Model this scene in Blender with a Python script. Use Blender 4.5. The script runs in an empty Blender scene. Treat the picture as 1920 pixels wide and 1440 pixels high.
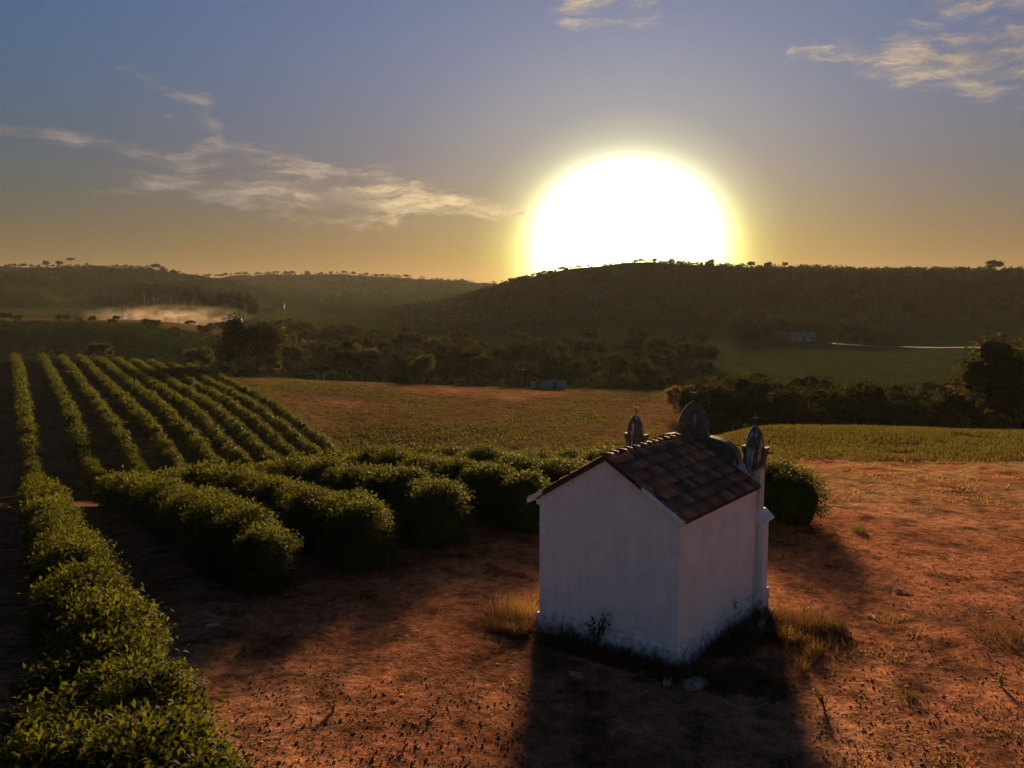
import bpy, bmesh, math, random
import numpy as np
from mathutils import Vector, Matrix, Euler

# ------------------------------------------------------------------ camera, world, sun
scn = bpy.context.scene
COL = scn.collection
F, YH, CH = 1600.0, 560.0, 9.0            # focal length in px of a 1920 px wide frame, horizon row, camera height
PITCH = math.atan((720 - YH) / F)
SUN_AZ, SUN_EL = math.radians(7.8), math.radians(10.5)

cam = bpy.data.cameras.new('camera'); camo = bpy.data.objects.new('camera', cam); COL.objects.link(camo)
camo.location = (0, 0, CH); camo.rotation_euler = (math.pi / 2 - PITCH, 0, 0)
cam.sensor_width = 36; cam.lens = 36 * F / 1920; cam.clip_end = 20000; cam.clip_start = 0.1
scn.camera = camo

def pix_dir(x, y):
    a = (x - 960) / F; b = (y - 720) / F
    v = Vector((a, math.cos(PITCH) - b * math.sin(PITCH), -math.sin(PITCH) - b * math.cos(PITCH)))
    return v
def pix_azel(x, y):
    v = pix_dir(x, y).normalized()
    return math.atan2(v.x, v.y), math.asin(v.z)

def setup_world():
    w = bpy.data.worlds.new('World'); scn.world = w; w.use_nodes = True
    nt = w.node_tree; N = nt.nodes; L = nt.links; N.clear()
    def n(t, **k):
        q = N.new(t)
        for a, b in k.items(): setattr(q, a, b)
        return q
    def val(s, v):
        if hasattr(v, 'is_linked') or hasattr(v, 'links'): L.new(v, s)
        else: s.default_value = v
    def m(op, a, b=0.0, c=0.0, clamp=False):
        q = n('ShaderNodeMath', operation=op, use_clamp=clamp)
        val(q.inputs[0], a); val(q.inputs[1], b); val(q.inputs[2], c)
        return q.outputs[0]
    def ss(x, lo, hi):
        q = n('ShaderNodeMapRange', interpolation_type='SMOOTHSTEP')
        val(q.inputs[0], x); q.inputs[1].default_value = lo; q.inputs[2].default_value = hi
        return q.outputs[0]
    def mix(f, a, b, blend='MIX'):
        q = n('ShaderNodeMix', data_type='RGBA', blend_type=blend)
        val(q.inputs[0], f); val(q.inputs[6], a); val(q.inputs[7], b)
        return q.outputs[2]
    tc = n('ShaderNodeTexCoord')
    sky = n('ShaderNodeTexSky', sky_type='NISHITA', sun_disc=False)
    sky.sun_elevation = SUN_EL; sky.sun_rotation = SUN_AZ
    sky.altitude = 700; sky.air_density = 1.0; sky.dust_density = 0.15; sky.ozone_density = 3.0
    sx = n('ShaderNodeSeparateXYZ'); L.new(tc.outputs['Generated'], sx.inputs[0])
    X, Y, Z = sx.outputs
    az = m('ARCTAN2', X, Y); el = m('ARCSINE', Z)
    # evening extinction: dust warms the sky towards the horizon; above the frame the tint at its top goes on unchanged, the same all round the compass
    lowk = ss(el, math.radians(20), math.radians(1.0))
    tint = mix(lowk, (0.0054, 0.0062, 0.0071, 1), (0.0041, 0.0021, 0.00100, 1))
    base = mix(1.0, sky.outputs[0], tint, 'MULTIPLY')
    # aureole round the low sun (thick evening air), a function of the angle from the sun only
    gaz, gel = pix_azel(1176, 478)
    gv = (math.sin(gaz) * math.cos(gel), math.cos(gaz) * math.cos(gel), math.sin(gel))
    dz = m('MULTIPLY', m('SUBTRACT', el, gel), 1.12); da = m('MULTIPLY', m('SUBTRACT', az, gaz), m('COSINE', el))
    ang = m('MULTIPLY', m('SQRT', m('ADD', m('MULTIPLY', dz, dz), m('MULTIPLY', da, da))), 180 / math.pi)
    ramp = n('ShaderNodeValToRGB'); val(ramp.inputs[0], m('DIVIDE', ang, 60.0))
    e = ramp.color_ramp.elements
    ramp.color_ramp.interpolation = 'B_SPLINE'
    e[0].position = 0.0; e[0].color = (1, 1, 1, 1)
    e[1].position = 1.0; e[1].color = (0, 0, 0, 1)
    for pos, c in ((3.5, (.80, .76, .62)), (5.0, (.52, .49, .38)), (6.2, (.23, .22, .15)), (7.2, (.085, .082, .044)), (8.4, (.040, .034, .017)),
                   (10.5, (.022, .0150, .0075)), (17, (.0120, .0062, .0038)), (26, (.0058, .0027, .0018)), (38, (.0008, .0003, .0002)), (48, (0, 0, 0))):
        k = e.new(pos / 60); k.color = (*c, 1)
    # the light reaches us through more dust close to the horizon: yellower there
    glow = mix(1.0, ramp.outputs[0], mix(ss(el, math.radians(9.0), math.radians(2.5)), (1.22, 1.17, 1.17, 1), (1.22, 1.21, .62, 1)), 'MULTIPLY')
    tot = mix(1.0, base, glow, 'ADD')
    # thin high clouds, laid out by compass bearing and height above the horizon
    cmb = n('ShaderNodeCombineXYZ'); val(cmb.inputs[0], az); val(cmb.inputs[1], el)
    nz = n('ShaderNodeTexNoise'); nz.inputs['Scale'].default_value = 9; nz.inputs['Detail'].default_value = 4; nz.inputs['Roughness'].default_value = .6
    L.new(cmb.outputs[0], nz.inputs['Vector'])
    warp = n('ShaderNodeVectorMath', operation='MULTIPLY_ADD'); L.new(nz.outputs['Color'], warp.inputs[0])
    warp.inputs[1].default_value = (.07, .034, 0); L.new(cmb.outputs[0], warp.inputs[2])
    wo = n('ShaderNodeVectorMath', operation='SUBTRACT'); L.new(warp.outputs[0], wo.inputs[0]); wo.inputs[1].default_value = (.035, .017, 0)
    mp = n('ShaderNodeMapping'); mp.inputs['Rotation'].default_value = (0, 0, math.radians(7)); mp.inputs['Scale'].default_value = (15, 62, 1)
    L.new(wo.outputs[0], mp.inputs['Vector'])
    nf = n('ShaderNodeTexNoise'); nf.inputs['Scale'].default_value = 1.0; nf.inputs['Detail'].default_value = 6; nf.inputs['Roughness'].default_value = .7
    L.new(mp.outputs[0], nf.inputs['Vector'])
    fib = nf.outputs['Fac']
    sw = n('ShaderNodeSeparateXYZ'); L.new(wo.outputs[0], sw.inputs[0])
    mask = None
    def capsule(p0, p1, w0, w1, amp, old):
        (a0, e0), (a1, e1) = pix_azel(*p0), pix_azel(*p1)
        dx, dy = a1 - a0, e1 - e0; L2 = dx * dx + dy * dy
        px = m('SUBTRACT', sw.outputs[0], a0); py = m('SUBTRACT', sw.outputs[1], e0)
        t = m('DIVIDE', m('ADD', m('MULTIPLY', px, dx), m('MULTIPLY', py, dy)), L2, clamp=True)
        ex = m('SUBTRACT', px, m('MULTIPLY', t, dx)); ey = m('SUBTRACT', py, m('MULTIPLY', t, dy))
        d = m('SQRT', m('ADD', m('MULTIPLY', ex, ex), m('MULTIPLY', ey, ey)))
        wd = m('ADD', m('MULTIPLY', t, (w1 - w0) / F), w0 / F)
        v = m('MULTIPLY', m('SUBTRACT', 1.0, m('DIVIDE', d, wd), clamp=True), amp)
        return v if old is None else m('MAXIMUM', old, v)
    for c in (((400, 348), (680, 378), 40, 80, 1.0), ((680, 378), (850, 388), 80, 40, 1.1), ((850, 385), (985, 402), 30, 7, 1.3),
              ((10, 242), (330, 290), 16, 30, .9), ((330, 290), (560, 318), 30, 48, .95), ((250, 335), (420, 350), 24, 46, .75),
              ((180, 355), (330, 362), 10, 16, .7), ((380, 185), (425, 275), 34, 22, .75),
              ((215, 125), (390, 195), 12, 24, .6), ((250, 208), (320, 214), 14, 14, .55), 
              ((1490, 100), (1700, 125), 24, 44, .75), ((1700, 110), (1960, 70), 70, 120, .95), ((1520, 110), (1600, 160), 12, 10, .5),
              ((1080, 0), (1220, 10), 55, 40, .7), ((1730, 5), (1960, -30), 30, 60, .8)):
        mask = capsule(*c, mask)
    dens = ss(m('ADD', m('MULTIPLY', mask, 0.75), m('MULTIPLY', m('SUBTRACT', fib, 0.5), 2.7)), 0.10, 1.05)
    dens = m('MULTIPLY', dens, ss(mask, 0.0, 0.3))
    near = ss(ang, 30.0, 7.0)
    ccol = mix(near, (0.036, 0.030, 0.028, 1), (0.115, 0.086, 0.046, 1))
    core = capsule((610, 378), (680, 396), 40, 40, 1.0, None)     # denser heart of the bank reads grey
    ccol = mix(m('MULTIPLY', ss(core, 0.0, 1.0), ss(fib, .25, .7)), ccol, (0.026, 0.021, 0.019, 1))
    ccol = mix(1.0, ccol, mix(ss(fib, .35, .68), (.72, .70, .70, 1), (1.25, 1.25, 1.22, 1)), 'MULTIPLY')
    tot2 = mix(m('MULTIPLY', dens, 0.84), tot, ccol)
    bg = n('ShaderNodeBackground'); L.new(tot, bg.inputs[0])
    bg2 = n('ShaderNodeBackground'); L.new(tot2, bg2.inputs[0])
    # clouds lie only in this part of the sky
    reg = m('MULTIPLY', m('MULTIPLY', m('GREATER_THAN', el, .05), m('LESS_THAN', el, .42)), m('LESS_THAN', m('ABSOLUTE', az), .66))
    ms = n('ShaderNodeMixShader'); val(ms.inputs[0], reg); L.new(bg.outputs[0], ms.inputs[1]); L.new(bg2.outputs[0], ms.inputs[2])
    out = n('ShaderNodeOutputWorld'); L.new(ms.outputs[0], out.inputs[0])
    w.cycles.sampling_method = 'MANUAL'; w.cycles.sample_map_resolution = 256
setup_world()

sun = bpy.data.lights.new('sun', 'SUN'); suno = bpy.data.objects.new('sun', sun); COL.objects.link(suno)
sun.energy = 2.0; sun.angle = math.radians(8.0); sun.color = (1.0, 0.66, 0.36)
sv = Vector((math.sin(SUN_AZ) * math.cos(SUN_EL), math.cos(SUN_AZ) * math.cos(SUN_EL), math.sin(SUN_EL)))
suno.rotation_euler = (-sv).to_track_quat('-Z', 'Y').to_euler(); suno.location = sv * 100

vs = scn.view_settings
vs.view_transform = 'Standard'; vs.look = 'None'; vs.gamma = 1; vs.exposure = 2.95; vs.use_curve_mapping = False
scn.render.engine = 'CYCLES'
cy = scn.cycles
cy.use_denoising = True; cy.max_bounces = 6; cy.diffuse_bounces = 3; cy.glossy_bounces = 2; cy.transmission_bounces = 4
cy.transparent_max_bounces = 6; cy.volume_bounces = 0; cy.caustics_reflective = False; cy.caustics_refractive = False
cy.sample_clamp_indirect = 4

# ------------------------------------------------------------------ helpers
rng = np.random.default_rng(7); random.seed(7)

def tag(o, label=None, cat=None, group=None, kind=None):
    if label: o['label'] = label
    if cat: o['category'] = cat
    if group: o['group'] = group
    if kind: o['kind'] = kind
    return o
def link(name, data, parent=None, mat=None):
    o = bpy.data.objects.new(name, data); COL.objects.link(o)
    if parent is not None: o.parent = parent
    if mat is not None and data is not None and not data.materials: data.materials.append(mat)
    return o
def empty(name, loc=(0, 0, 0), rz=0.0):
    o = bpy.data.objects.new(name, None); COL.objects.link(o); o.location = loc; o.rotation_euler = (0, 0, rz); o.empty_display_size = .2
    return o
def np_mesh(name, verts, faces, mat=None, smooth=False):
    """faces: list of (n,3) / (n,4) integer arrays"""
    me = bpy.data.meshes.new(name)
    verts = np.asarray(verts, dtype=np.float32)
    me.vertices.add(len(verts)); me.vertices.foreach_set('co', verts.ravel())
    loops = np.concatenate([np.asarray(f).ravel() for f in faces]).astype(np.int32)
    tot = np.concatenate([np.full(len(f), np.asarray(f).shape[1]) for f in faces]).astype(np.int32)
    st = np.concatenate([[0], np.cumsum(tot)[:-1]]).astype(np.int32)
    me.loops.add(len(loops)); me.loops.foreach_set('vertex_index', loops)
    me.polygons.add(len(tot)); me.polygons.foreach_set('loop_start', st); me.polygons.foreach_set('loop_total', tot)
    if smooth: me.polygons.foreach_set('use_smooth', np.ones(len(tot), bool))
    me.update(calc_edges=True); me.validate()
    if mat: me.materials.append(mat)
    return me
class Soup:
    def __init__(s): s.v = []; s.f = {3: [], 4: []}; s.n = 0
    def add(s, v, *fs):
        v = np.asarray(v, float).reshape(-1, 3)
        for f in fs:
            f = np.asarray(f)
            if f.size: s.f[f.shape[1]].append(f + s.n)
        s.v.append(v); s.n += len(v)
    def mesh(s, name, mat=None, smooth=False):
        return np_mesh(name, np.concatenate(s.v), [np.concatenate(x) for x in s.f.values() if x], mat, smooth)
def bm_mesh(name, bm, mat=None, smooth=False):
    bmesh.ops.recalc_face_normals(bm, faces=bm.faces)
    me = bpy.data.meshes.new(name); bm.to_mesh(me); bm.free()
    if smooth:
        for p in me.polygons: p.use_smooth = True
    if mat: me.materials.append(mat)
    return me
def bm_box(bm, x0, x1, y0, y1, z0, z1, bevel=0.0):
    r = bmesh.ops.create_cube(bm, size=1.0)
    for v in r['verts']:
        v.co = Vector((x0 + (v.co.x + .5) * (x1 - x0), y0 + (v.co.y + .5) * (y1 - y0), z0 + (v.co.z + .5) * (z1 - z0)))
    if bevel:
        es = list({e for v in r['verts'] for e in v.link_edges})
        bmesh.ops.bevel(bm, geom=es, offset=bevel, segments=2, affect='EDGES', profile=.6)
def bm_prism(bm, poly, y0, y1):
    """polygon in x,z extruded along y"""
    a = [bm.verts.new((x, y0, z)) for x, z in poly]; b = [bm.verts.new((x, y1, z)) for x, z in poly]
    bm.faces.new(a); bm.faces.new(b[::-1])
    for i in range(len(poly)):
        j = (i + 1) % len(poly); bm.faces.new((a[i], b[i], b[j], a[j]))
def bm_lathe(bm, prof, seg=16, cx=0, cy=0, sy=1.0):
    rings = []
    for r, z in prof:
        if r < 1e-4: rings.append([bm.verts.new((cx, cy, z))])
        else: rings.append([bm.verts.new((cx + r * math.cos(2 * math.pi * k / seg), cy + sy * r * math.sin(2 * math.pi * k / seg), z)) for k in range(seg)])
    for a, b in zip(rings, rings[1:]):
        for k in range(seg):
            k2 = (k + 1) % seg
            if len(a) == 1 and len(b) == 1: continue
            if len(a) == 1: bm.faces.new((a[0], b[k2], b[k]))
            elif len(b) == 1: bm.faces.new((a[k], a[k2], b[0]))
            else: bm.faces.new((a[k], a[k2], b[k2], b[k]))
    if len(rings[0]) > 1: bm.faces.new(rings[0][::-1])
    if len(rings[-1]) > 1: bm.faces.new(rings[-1])
def tube_np(soup, pts, rad, seg=6):
    pts = np.asarray(pts, float); n = len(pts); vs_ = []
    for i in range(n):
        d = pts[min(i + 1, n - 1)] - pts[max(i - 1, 0)]; d /= np.linalg.norm(d) + 1e-9
        a = np.cross(d, [0.3, 0.9, 0.2]); a /= np.linalg.norm(a) + 1e-9; b = np.cross(d, a)
        for k in range(seg):
            t = 2 * math.pi * k / seg; vs_.append(pts[i] + rad[i] * (a * math.cos(t) + b * math.sin(t)))
    q = [[i * seg + k, i * seg + (k + 1) % seg, (i + 1) * seg + (k + 1) % seg, (i + 1) * seg + k] for i in range(n - 1) for k in range(seg)]
    vs_.append(pts[-1]); t = [[(n - 1) * seg + k, (n - 1) * seg + (k + 1) % seg, n * seg] for k in range(seg)]
    soup.add(vs_, q, t)

def hash2(i, j, s):
    h = np.sin(i * 127.1 + j * 311.7 + s * 74.7) * 43758.5453
    return h - np.floor(h)
def vnoise(x, y, s=0):
    i, j = np.floor(x), np.floor(y); u, v = x - i, y - j
    u = u * u * (3 - 2 * u); v = v * v * (3 - 2 * v)
    a, b, c, d = hash2(i, j, s), hash2(i + 1, j, s), hash2(i, j + 1, s), hash2(i + 1, j + 1, s)
    return a + (b - a) * u + (c - a) * v + (a - b - c + d) * u * v
def fbm(x, y, s=0, o=4):
    t = 0; a = .5; n = 0
    for k in range(o): t = t + a * vnoise(x * 2 ** k + 17 * k, y * 2 ** k - 9 * k, s + k); n += a; a *= .5
    return t / n
def sstep(x, a, b):
    t = np.clip((x - a) / (b - a), 0, 1); return t * t * (3 - 2 * t)

# ------------------------------------------------------------------ materials
def new_mat(name):
    m = bpy.data.materials.new(name); m.use_nodes = True; nt = m.node_tree
    return m, nt, nt.nodes, nt.links, nt.nodes['Principled BSDF']
def noise_node(N, L, scale, detail=4, rough=.55, coord='Object', vec=None):
    t = N.new('ShaderNodeTexNoise'); t.inputs['Scale'].default_value = scale; t.inputs['Detail'].default_value = detail; t.inputs['Roughness'].default_value = rough
    if vec is None:
        c = N.new('ShaderNodeTexCoord'); vec = c.outputs[coord]
    L.new(vec, t.inputs['Vector']); return t
def ramp_node(N, L, src, stops):
    r = N.new('ShaderNodeValToRGB'); L.new(src, r.inputs[0]); e = r.color_ramp.elements
    e[0].position, e[0].color = stops[0][0], (*stops[0][1], 1); e[1].position, e[1].color = stops[-1][0], (*stops[-1][1], 1)
    for p, c in stops[1:-1]: k = e.new(p); k.color = (*c, 1)
    return r
def mix_node(N, L, f, a, b, blend='MIX'):
    q = N.new('ShaderNodeMix'); q.data_type = 'RGBA'; q.blend_type = blend
    for s, v in ((q.inputs[0], f), (q.inputs[6], a), (q.inputs[7], b)):
        if hasattr(v, 'links'): L.new(v, s)
        elif isinstance(v, tuple): s.default_value = (*v, 1) if len(v) == 3 else v
        else: s.default_value = v
    return q.outputs[2]
def bump_node(N, L, P, h, strength, dist):
    b = N.new('ShaderNodeBump'); b.inputs['Strength'].default_value = strength; b.inputs['Distance'].default_value = dist
    L.new(h, b.inputs['Height']); L.new(b.outputs[0], P.inputs['Normal']); return b

def leaf_mat(name, c_dark, c_light, trans, tw=.4, gloss=.45, nscale=1.3, spec=0.0):
    m, nt, N, L, P = new_mat(name)
    n1 = noise_node(N, L, nscale, 3); oi = N.new('ShaderNodeObjectInfo')
    f = N.new('ShaderNodeMath'); f.operation = 'MULTIPLY_ADD'; L.new(oi.outputs['Random'], f.inputs[0]); f.inputs[1].default_value = .35
    L.new(n1.outputs['Fac'], f.inputs[2])
    r = ramp_node(N, L, f.outputs[0], [(.35, c_dark), (.85, c_light)])
    L.new(r.outputs[0], P.inputs['Base Color']); P.inputs['Roughness'].default_value = gloss
    P.inputs['Specular IOR Level'].default_value = spec
    tr = N.new('ShaderNodeBsdfTranslucent')
    tc_ = mix_node(N, L, f.outputs[0], tuple(x * .7 for x in trans), trans)
    L.new(tc_, tr.inputs[0])
    mx = N.new('ShaderNodeMixShader'); mx.inputs[0].default_value = tw
    L.new(P.outputs[0], mx.inputs[1]); L.new(tr.outputs[0], mx.inputs[2])
    L.new(mx.outputs[0], N['Material Output'].inputs[0]); return m
M = {}
M['coffee'] = leaf_mat('coffee_leaf', (.009, .019, .005), (.026, .041, .009), (.125, .132, .010), .36, .6, 1.3, .015)
M['tree'] = leaf_mat('tree_leaf', (.009, .015, .005), (.025, .030, .010), (.07, .062, .012), .3, .55, .35)
M['tree_dark'] = leaf_mat('dark_tree_leaf', (.008, .013, .005), (.020, .025, .009), (.06, .055, .012), .25, .55, .35)
M['tree_brown'] = leaf_mat('dry_tree_leaf', (.08, .045, .025), (.17, .10, .055), (.25, .14, .06), .35, .6, .5)
M['tree_yellow'] = leaf_mat('yellowing_tree_leaf', (.030, .036, .010), (.070, .070, .018), (.13, .12, .022), .3, .55, .4)
M['scrub'] = leaf_mat('scrub_leaf', (.006, .014, .004), (.015, .026, .007), (.025, .036, .008), .22, .6, .05)
M['weed'] = leaf_mat('weed_leaf', (.04, .055, .018), (.09, .095, .03), (.28, .22, .04), .4, .5, 2.0)
M['straw'] = leaf_mat('dry_grass_blade', (.16, .095, .038), (.34, .21, .085), (.42, .24, .07), .4, .6, .8)
M['grass'] = leaf_mat('green_grass_blade', (.034, .032, .009), (.085, .072, .020), (.13, .108, .020), .35, .6, .25)
M['deadgrass'] = leaf_mat('dark_weed_blade', (.040, .030, .014), (.13, .080, .034), (.22, .12, .04), .3, .7, .8)

def bark_mat():
    m, nt, N, L, P = new_mat('bark'); n1 = noise_node(N, L, 6, 5)
    r = ramp_node(N, L, n1.outputs['Fac'], [(.3, (.035, .024, .016)), (.75, (.12, .09, .065))]); L.new(r.outputs[0], P.inputs['Base Color'])
    P.inputs['Roughness'].default_value = .9; bump_node(N, L, P, n1.outputs['Fac'], .6, .05); return m
M['bark'] = bark_mat()
def wood_mat():
    m, nt, N, L, P = new_mat('weathered_wood')
    c = N.new('ShaderNodeTexCoord'); mp = N.new('ShaderNodeMapping'); mp.inputs['Scale'].default_value = (3, 40, 40); L.new(c.outputs['Object'], mp.inputs[0])
    n1 = noise_node(N, L, 1.5, 5, .6, vec=mp.outputs[0])
    r = ramp_node(N, L, n1.outputs['Fac'], [(.3, (.12, .10, .085)), (.55, (.33, .29, .25)), (.8, (.5, .45, .38))]); L.new(r.outputs[0], P.inputs['Base Color'])
    P.inputs['Roughness'].default_value = .85; bump_node(N, L, P, n1.outputs['Fac'], .5, .01); return m
M['wood'] = wood_mat()
def stone_mat():
    m, nt, N, L, P = new_mat('rubble'); n1 = noise_node(N, L, 5, 6)
    r = ramp_node(N, L, n1.outputs['Fac'], [(.3, (.10, .085, .06)), (.55, (.26, .23, .17)), (.8, (.42, .38, .31))]); L.new(r.outputs[0], P.inputs['Base Color'])
    P.inputs['Roughness'].default_value = .9; bump_node(N, L, P, n1.outputs['Fac'], .8, .03); return m
M['stone'] = stone_mat()
def clod_mat():
    m, nt, N, L, P = new_mat('red_clod'); oi = noise_node(N, L, .9, 3)
    r = ramp_node(N, L, oi.outputs['Fac'], [(.3, (.15, .06, .032)), (.7, (.34, .145, .08))]); L.new(r.outputs[0], P.inputs['Base Color'])
    P.inputs['Roughness'].default_value = .95; return m
M['clod'] = clod_mat()

def plaster_mat(name, algae):
    m, nt, N, L, P = new_mat(name)
    g = N.new('ShaderNodeNewGeometry'); tc = N.new('ShaderNodeTexCoord')
    n1 = noise_node(N, L, 1.6, 6, .6); n2 = noise_node(N, L, 38, 4, .6); n3 = noise_node(N, L, 5.5, 7, .68)
    base = ramp_node(N, L, n1.outputs['Fac'], [(.28, (.74, .735, .73)), (.5, (.86, .86, .86)), (.75, (.90, .90, .90))])
    sx = N.new('ShaderNodeSeparateXYZ'); L.new(tc.outputs['Object'], sx.inputs[0])
    # grime: rain splash and algae that climb from the foot of the wall in uneven tongues
    def m_(op, a, b, c=None, clamp=False):
        q = N.new('ShaderNodeMath'); q.operation = op; q.use_clamp = clamp
        for s, v in zip(q.inputs, (a, b, c)):
            if v is None: continue
            if hasattr(v, 'links'): L.new(v, s)
            else: s.default_value = v
        return q.outputs[0]
    h = m_('SUBTRACT', algae[0], m_('MULTIPLY', sx.outputs[2], algae[1]))
    k = m_('ADD', h, m_('MULTIPLY', m_('SUBTRACT', n3.outputs['Fac'], .5), algae[2]))
    k = m_('MULTIPLY', k, algae[3], clamp=True)
    stain = ramp_node(N, L, n2.outputs['Fac'], [(.35, (.055, .075, .065)), (.7, (.26, .30, .28))])
    c = mix_node(N, L, k, base.outputs[0], stain.outputs[0])
    st_ = N.new('ShaderNodeMapping'); st_.inputs['Scale'].default_value = (3, 3, .5); L.new(tc.outputs['Object'], st_.inputs[0])
    rs = ramp_node(N, L, noise_node(N, L, 1.4, 5, .65, vec=st_.outputs[0]).outputs['Fac'], [(.30, (.80, .79, .77)), (.56, (1, 1, 1))])   # rain streaks
    c = mix_node(N, L, .5, c, rs.outputs[0], 'MULTIPLY')
    # fine pits and specks
    sp = ramp_node(N, L, noise_node(N, L, 22, 2, .5).outputs['Fac'], [(.22, (.35, .33, .30)), (.27, (1, 1, 1))])
    c = mix_node(N, L, .8, c, sp.outputs[0], 'MULTIPLY')
    L.new(c, P.inputs['Base Color']); P.inputs['Roughness'].default_value = .92; P.inputs['Specular IOR Level'].default_value = .2
    add = m_('ADD', m_('MULTIPLY', n2.outputs['Fac'], .3), n3.outputs['Fac'])
    bump_node(N, L, P, add, .35, .02); return m
M['plaster'] = plaster_mat('white_plaster', (.35, .62, 1.5, 2.0))
M['plinth'] = plaster_mat('stained_plinth_plaster', (.36, .62, 1.9, 1.6))
def cap_mat(name, zmoss):
    m, nt, N, L, P = new_mat(name); tc = N.new('ShaderNodeTexCoord')
    mp = N.new('ShaderNodeMapping'); mp.inputs['Scale'].default_value = (7, 7, 1.6); L.new(tc.outputs['Object'], mp.inputs[0])
    n1 = noise_node(N, L, 1.0, 6, .62, vec=mp.outputs[0]); n2 = noise_node(N, L, 14, 5, .6)
    moss = ramp_node(N, L, n2.outputs['Fac'], [(.3, (.045, .048, .036)), (.55, (.12, .12, .095)), (.75, (.22, .215, .19))])
    sx = N.new('ShaderNodeSeparateXYZ'); L.new(tc.outputs['Object'], sx.inputs[0])
    mr = N.new('ShaderNodeMapRange'); L.new(sx.outputs[2], mr.inputs[0]); mr.inputs[1].default_value = zmoss[0]; mr.inputs[2].default_value = zmoss[1]; mr.inputs[3].default_value = zmoss[2]; mr.inputs[4].default_value = zmoss[3]
    ad = N.new('ShaderNodeMath'); ad.operation = 'ADD'; L.new(n1.outputs['Fac'], ad.inputs[0]); L.new(mr.outputs[0], ad.inputs[1])
    k = ramp_node(N, L, ad.outputs[0], [(.54, (0, 0, 0)), (.66, (1, 1, 1))])
    c = mix_node(N, L, k.outputs[0], moss.outputs[0], (.66, .65, .63)); L.new(c, P.inputs['Base Color']); P.inputs['Roughness'].default_value = .92; P.inputs['Specular IOR Level'].default_value = .15
    bump_node(N, L, P, n2.outputs['Fac'], .5, .02); return m
M['cap'] = cap_mat('mossy_weathered_plaster', (4.0, 5.9, .12, -.10))
M['facade'] = cap_mat('front_wall_plaster', (3.8, 4.4, .4, -.12))

def tile_mat():
    m, nt, N, L, P = new_mat('clay_tile'); oi = N.new('ShaderNodeObjectInfo')
    r = ramp_node(N, L, oi.outputs['Random'], [(0, (.075, .048, .030)), (.3, (.16, .075, .040)), (.6, (.27, .108, .053)), (.85, (.40, .155, .072)), (1, (.48, .21, .10))])
    g = N.new('ShaderNodeNewGeometry'); n1 = noise_node(N, L, 2.2, 6, .65, vec=g.outputs['Position']); n2 = noise_node(N, L, 30, 4)
    k = ramp_node(N, L, n1.outputs['Fac'], [(.42, (0, 0, 0)), (.62, (1, 1, 1))])
    lich = ramp_node(N, L, n2.outputs['Fac'], [(.3, (.045, .042, .026)), (.7, (.14, .12, .08))])
    f = N.new('ShaderNodeMath'); f.operation = 'MULTIPLY'; L.new(k.outputs[0], f.inputs[0]); f.inputs[1].default_value = .55
    c = mix_node(N, L, f.outputs[0], r.outputs[0], lich.outputs[0]); L.new(c, P.inputs['Base Color'])
    P.inputs['Roughness'].default_value = .85; bump_node(N, L, P, n2.outputs['Fac'], .4, .01); return m
M['tile'] = tile_mat()
def simple(name, c0, c1, rough=.8, sc=4, metal=0):
    m, nt, N, L, P = new_mat(name); n1 = noise_node(N, L, sc, 4)
    r = ramp_node(N, L, n1.outputs['Fac'], [(.3, c0), (.7, c1)]); L.new(r.outputs[0], P.inputs['Base Color']); P.inputs['Roughness'].default_value = rough; P.inputs['Metallic'].default_value = metal
    return m
M['iron'] = simple('rusty_iron', (.03, .03, .028), (.09, .07, .05), .7, 20, .4)
M['deck'] = simple('mossy_roof_bed', (.03, .028, .018), (.08, .06, .035), .95, 9)
M['housewall'] = simple('house_wall', (.22, .21, .20), (.32, .31, .29), .9, .6)
M['pinkwall'] = simple('pink_house_wall', (.42, .26, .21), (.5, .32, .26), .9, .6)
M['houseroof'] = simple('house_roof', (.12, .06, .04), (.22, .12, .08), .9, 1.0)
M['sheetroof'] = simple('pale_sheet_roof', (.13, .13, .135), (.20, .20, .20), .6, .5)
M['window'] = simple('dark_window', (.02, .02, .022), (.04, .04, .045), .3, 2)
M['pole'] = simple('grey_pole', (.10, .09, .08), (.18, .16, .14), .9, 2)
M['rag'] = simple('pale_rag', (.35, .28, .2), (.6, .5, .4), .9, 20)

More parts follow.
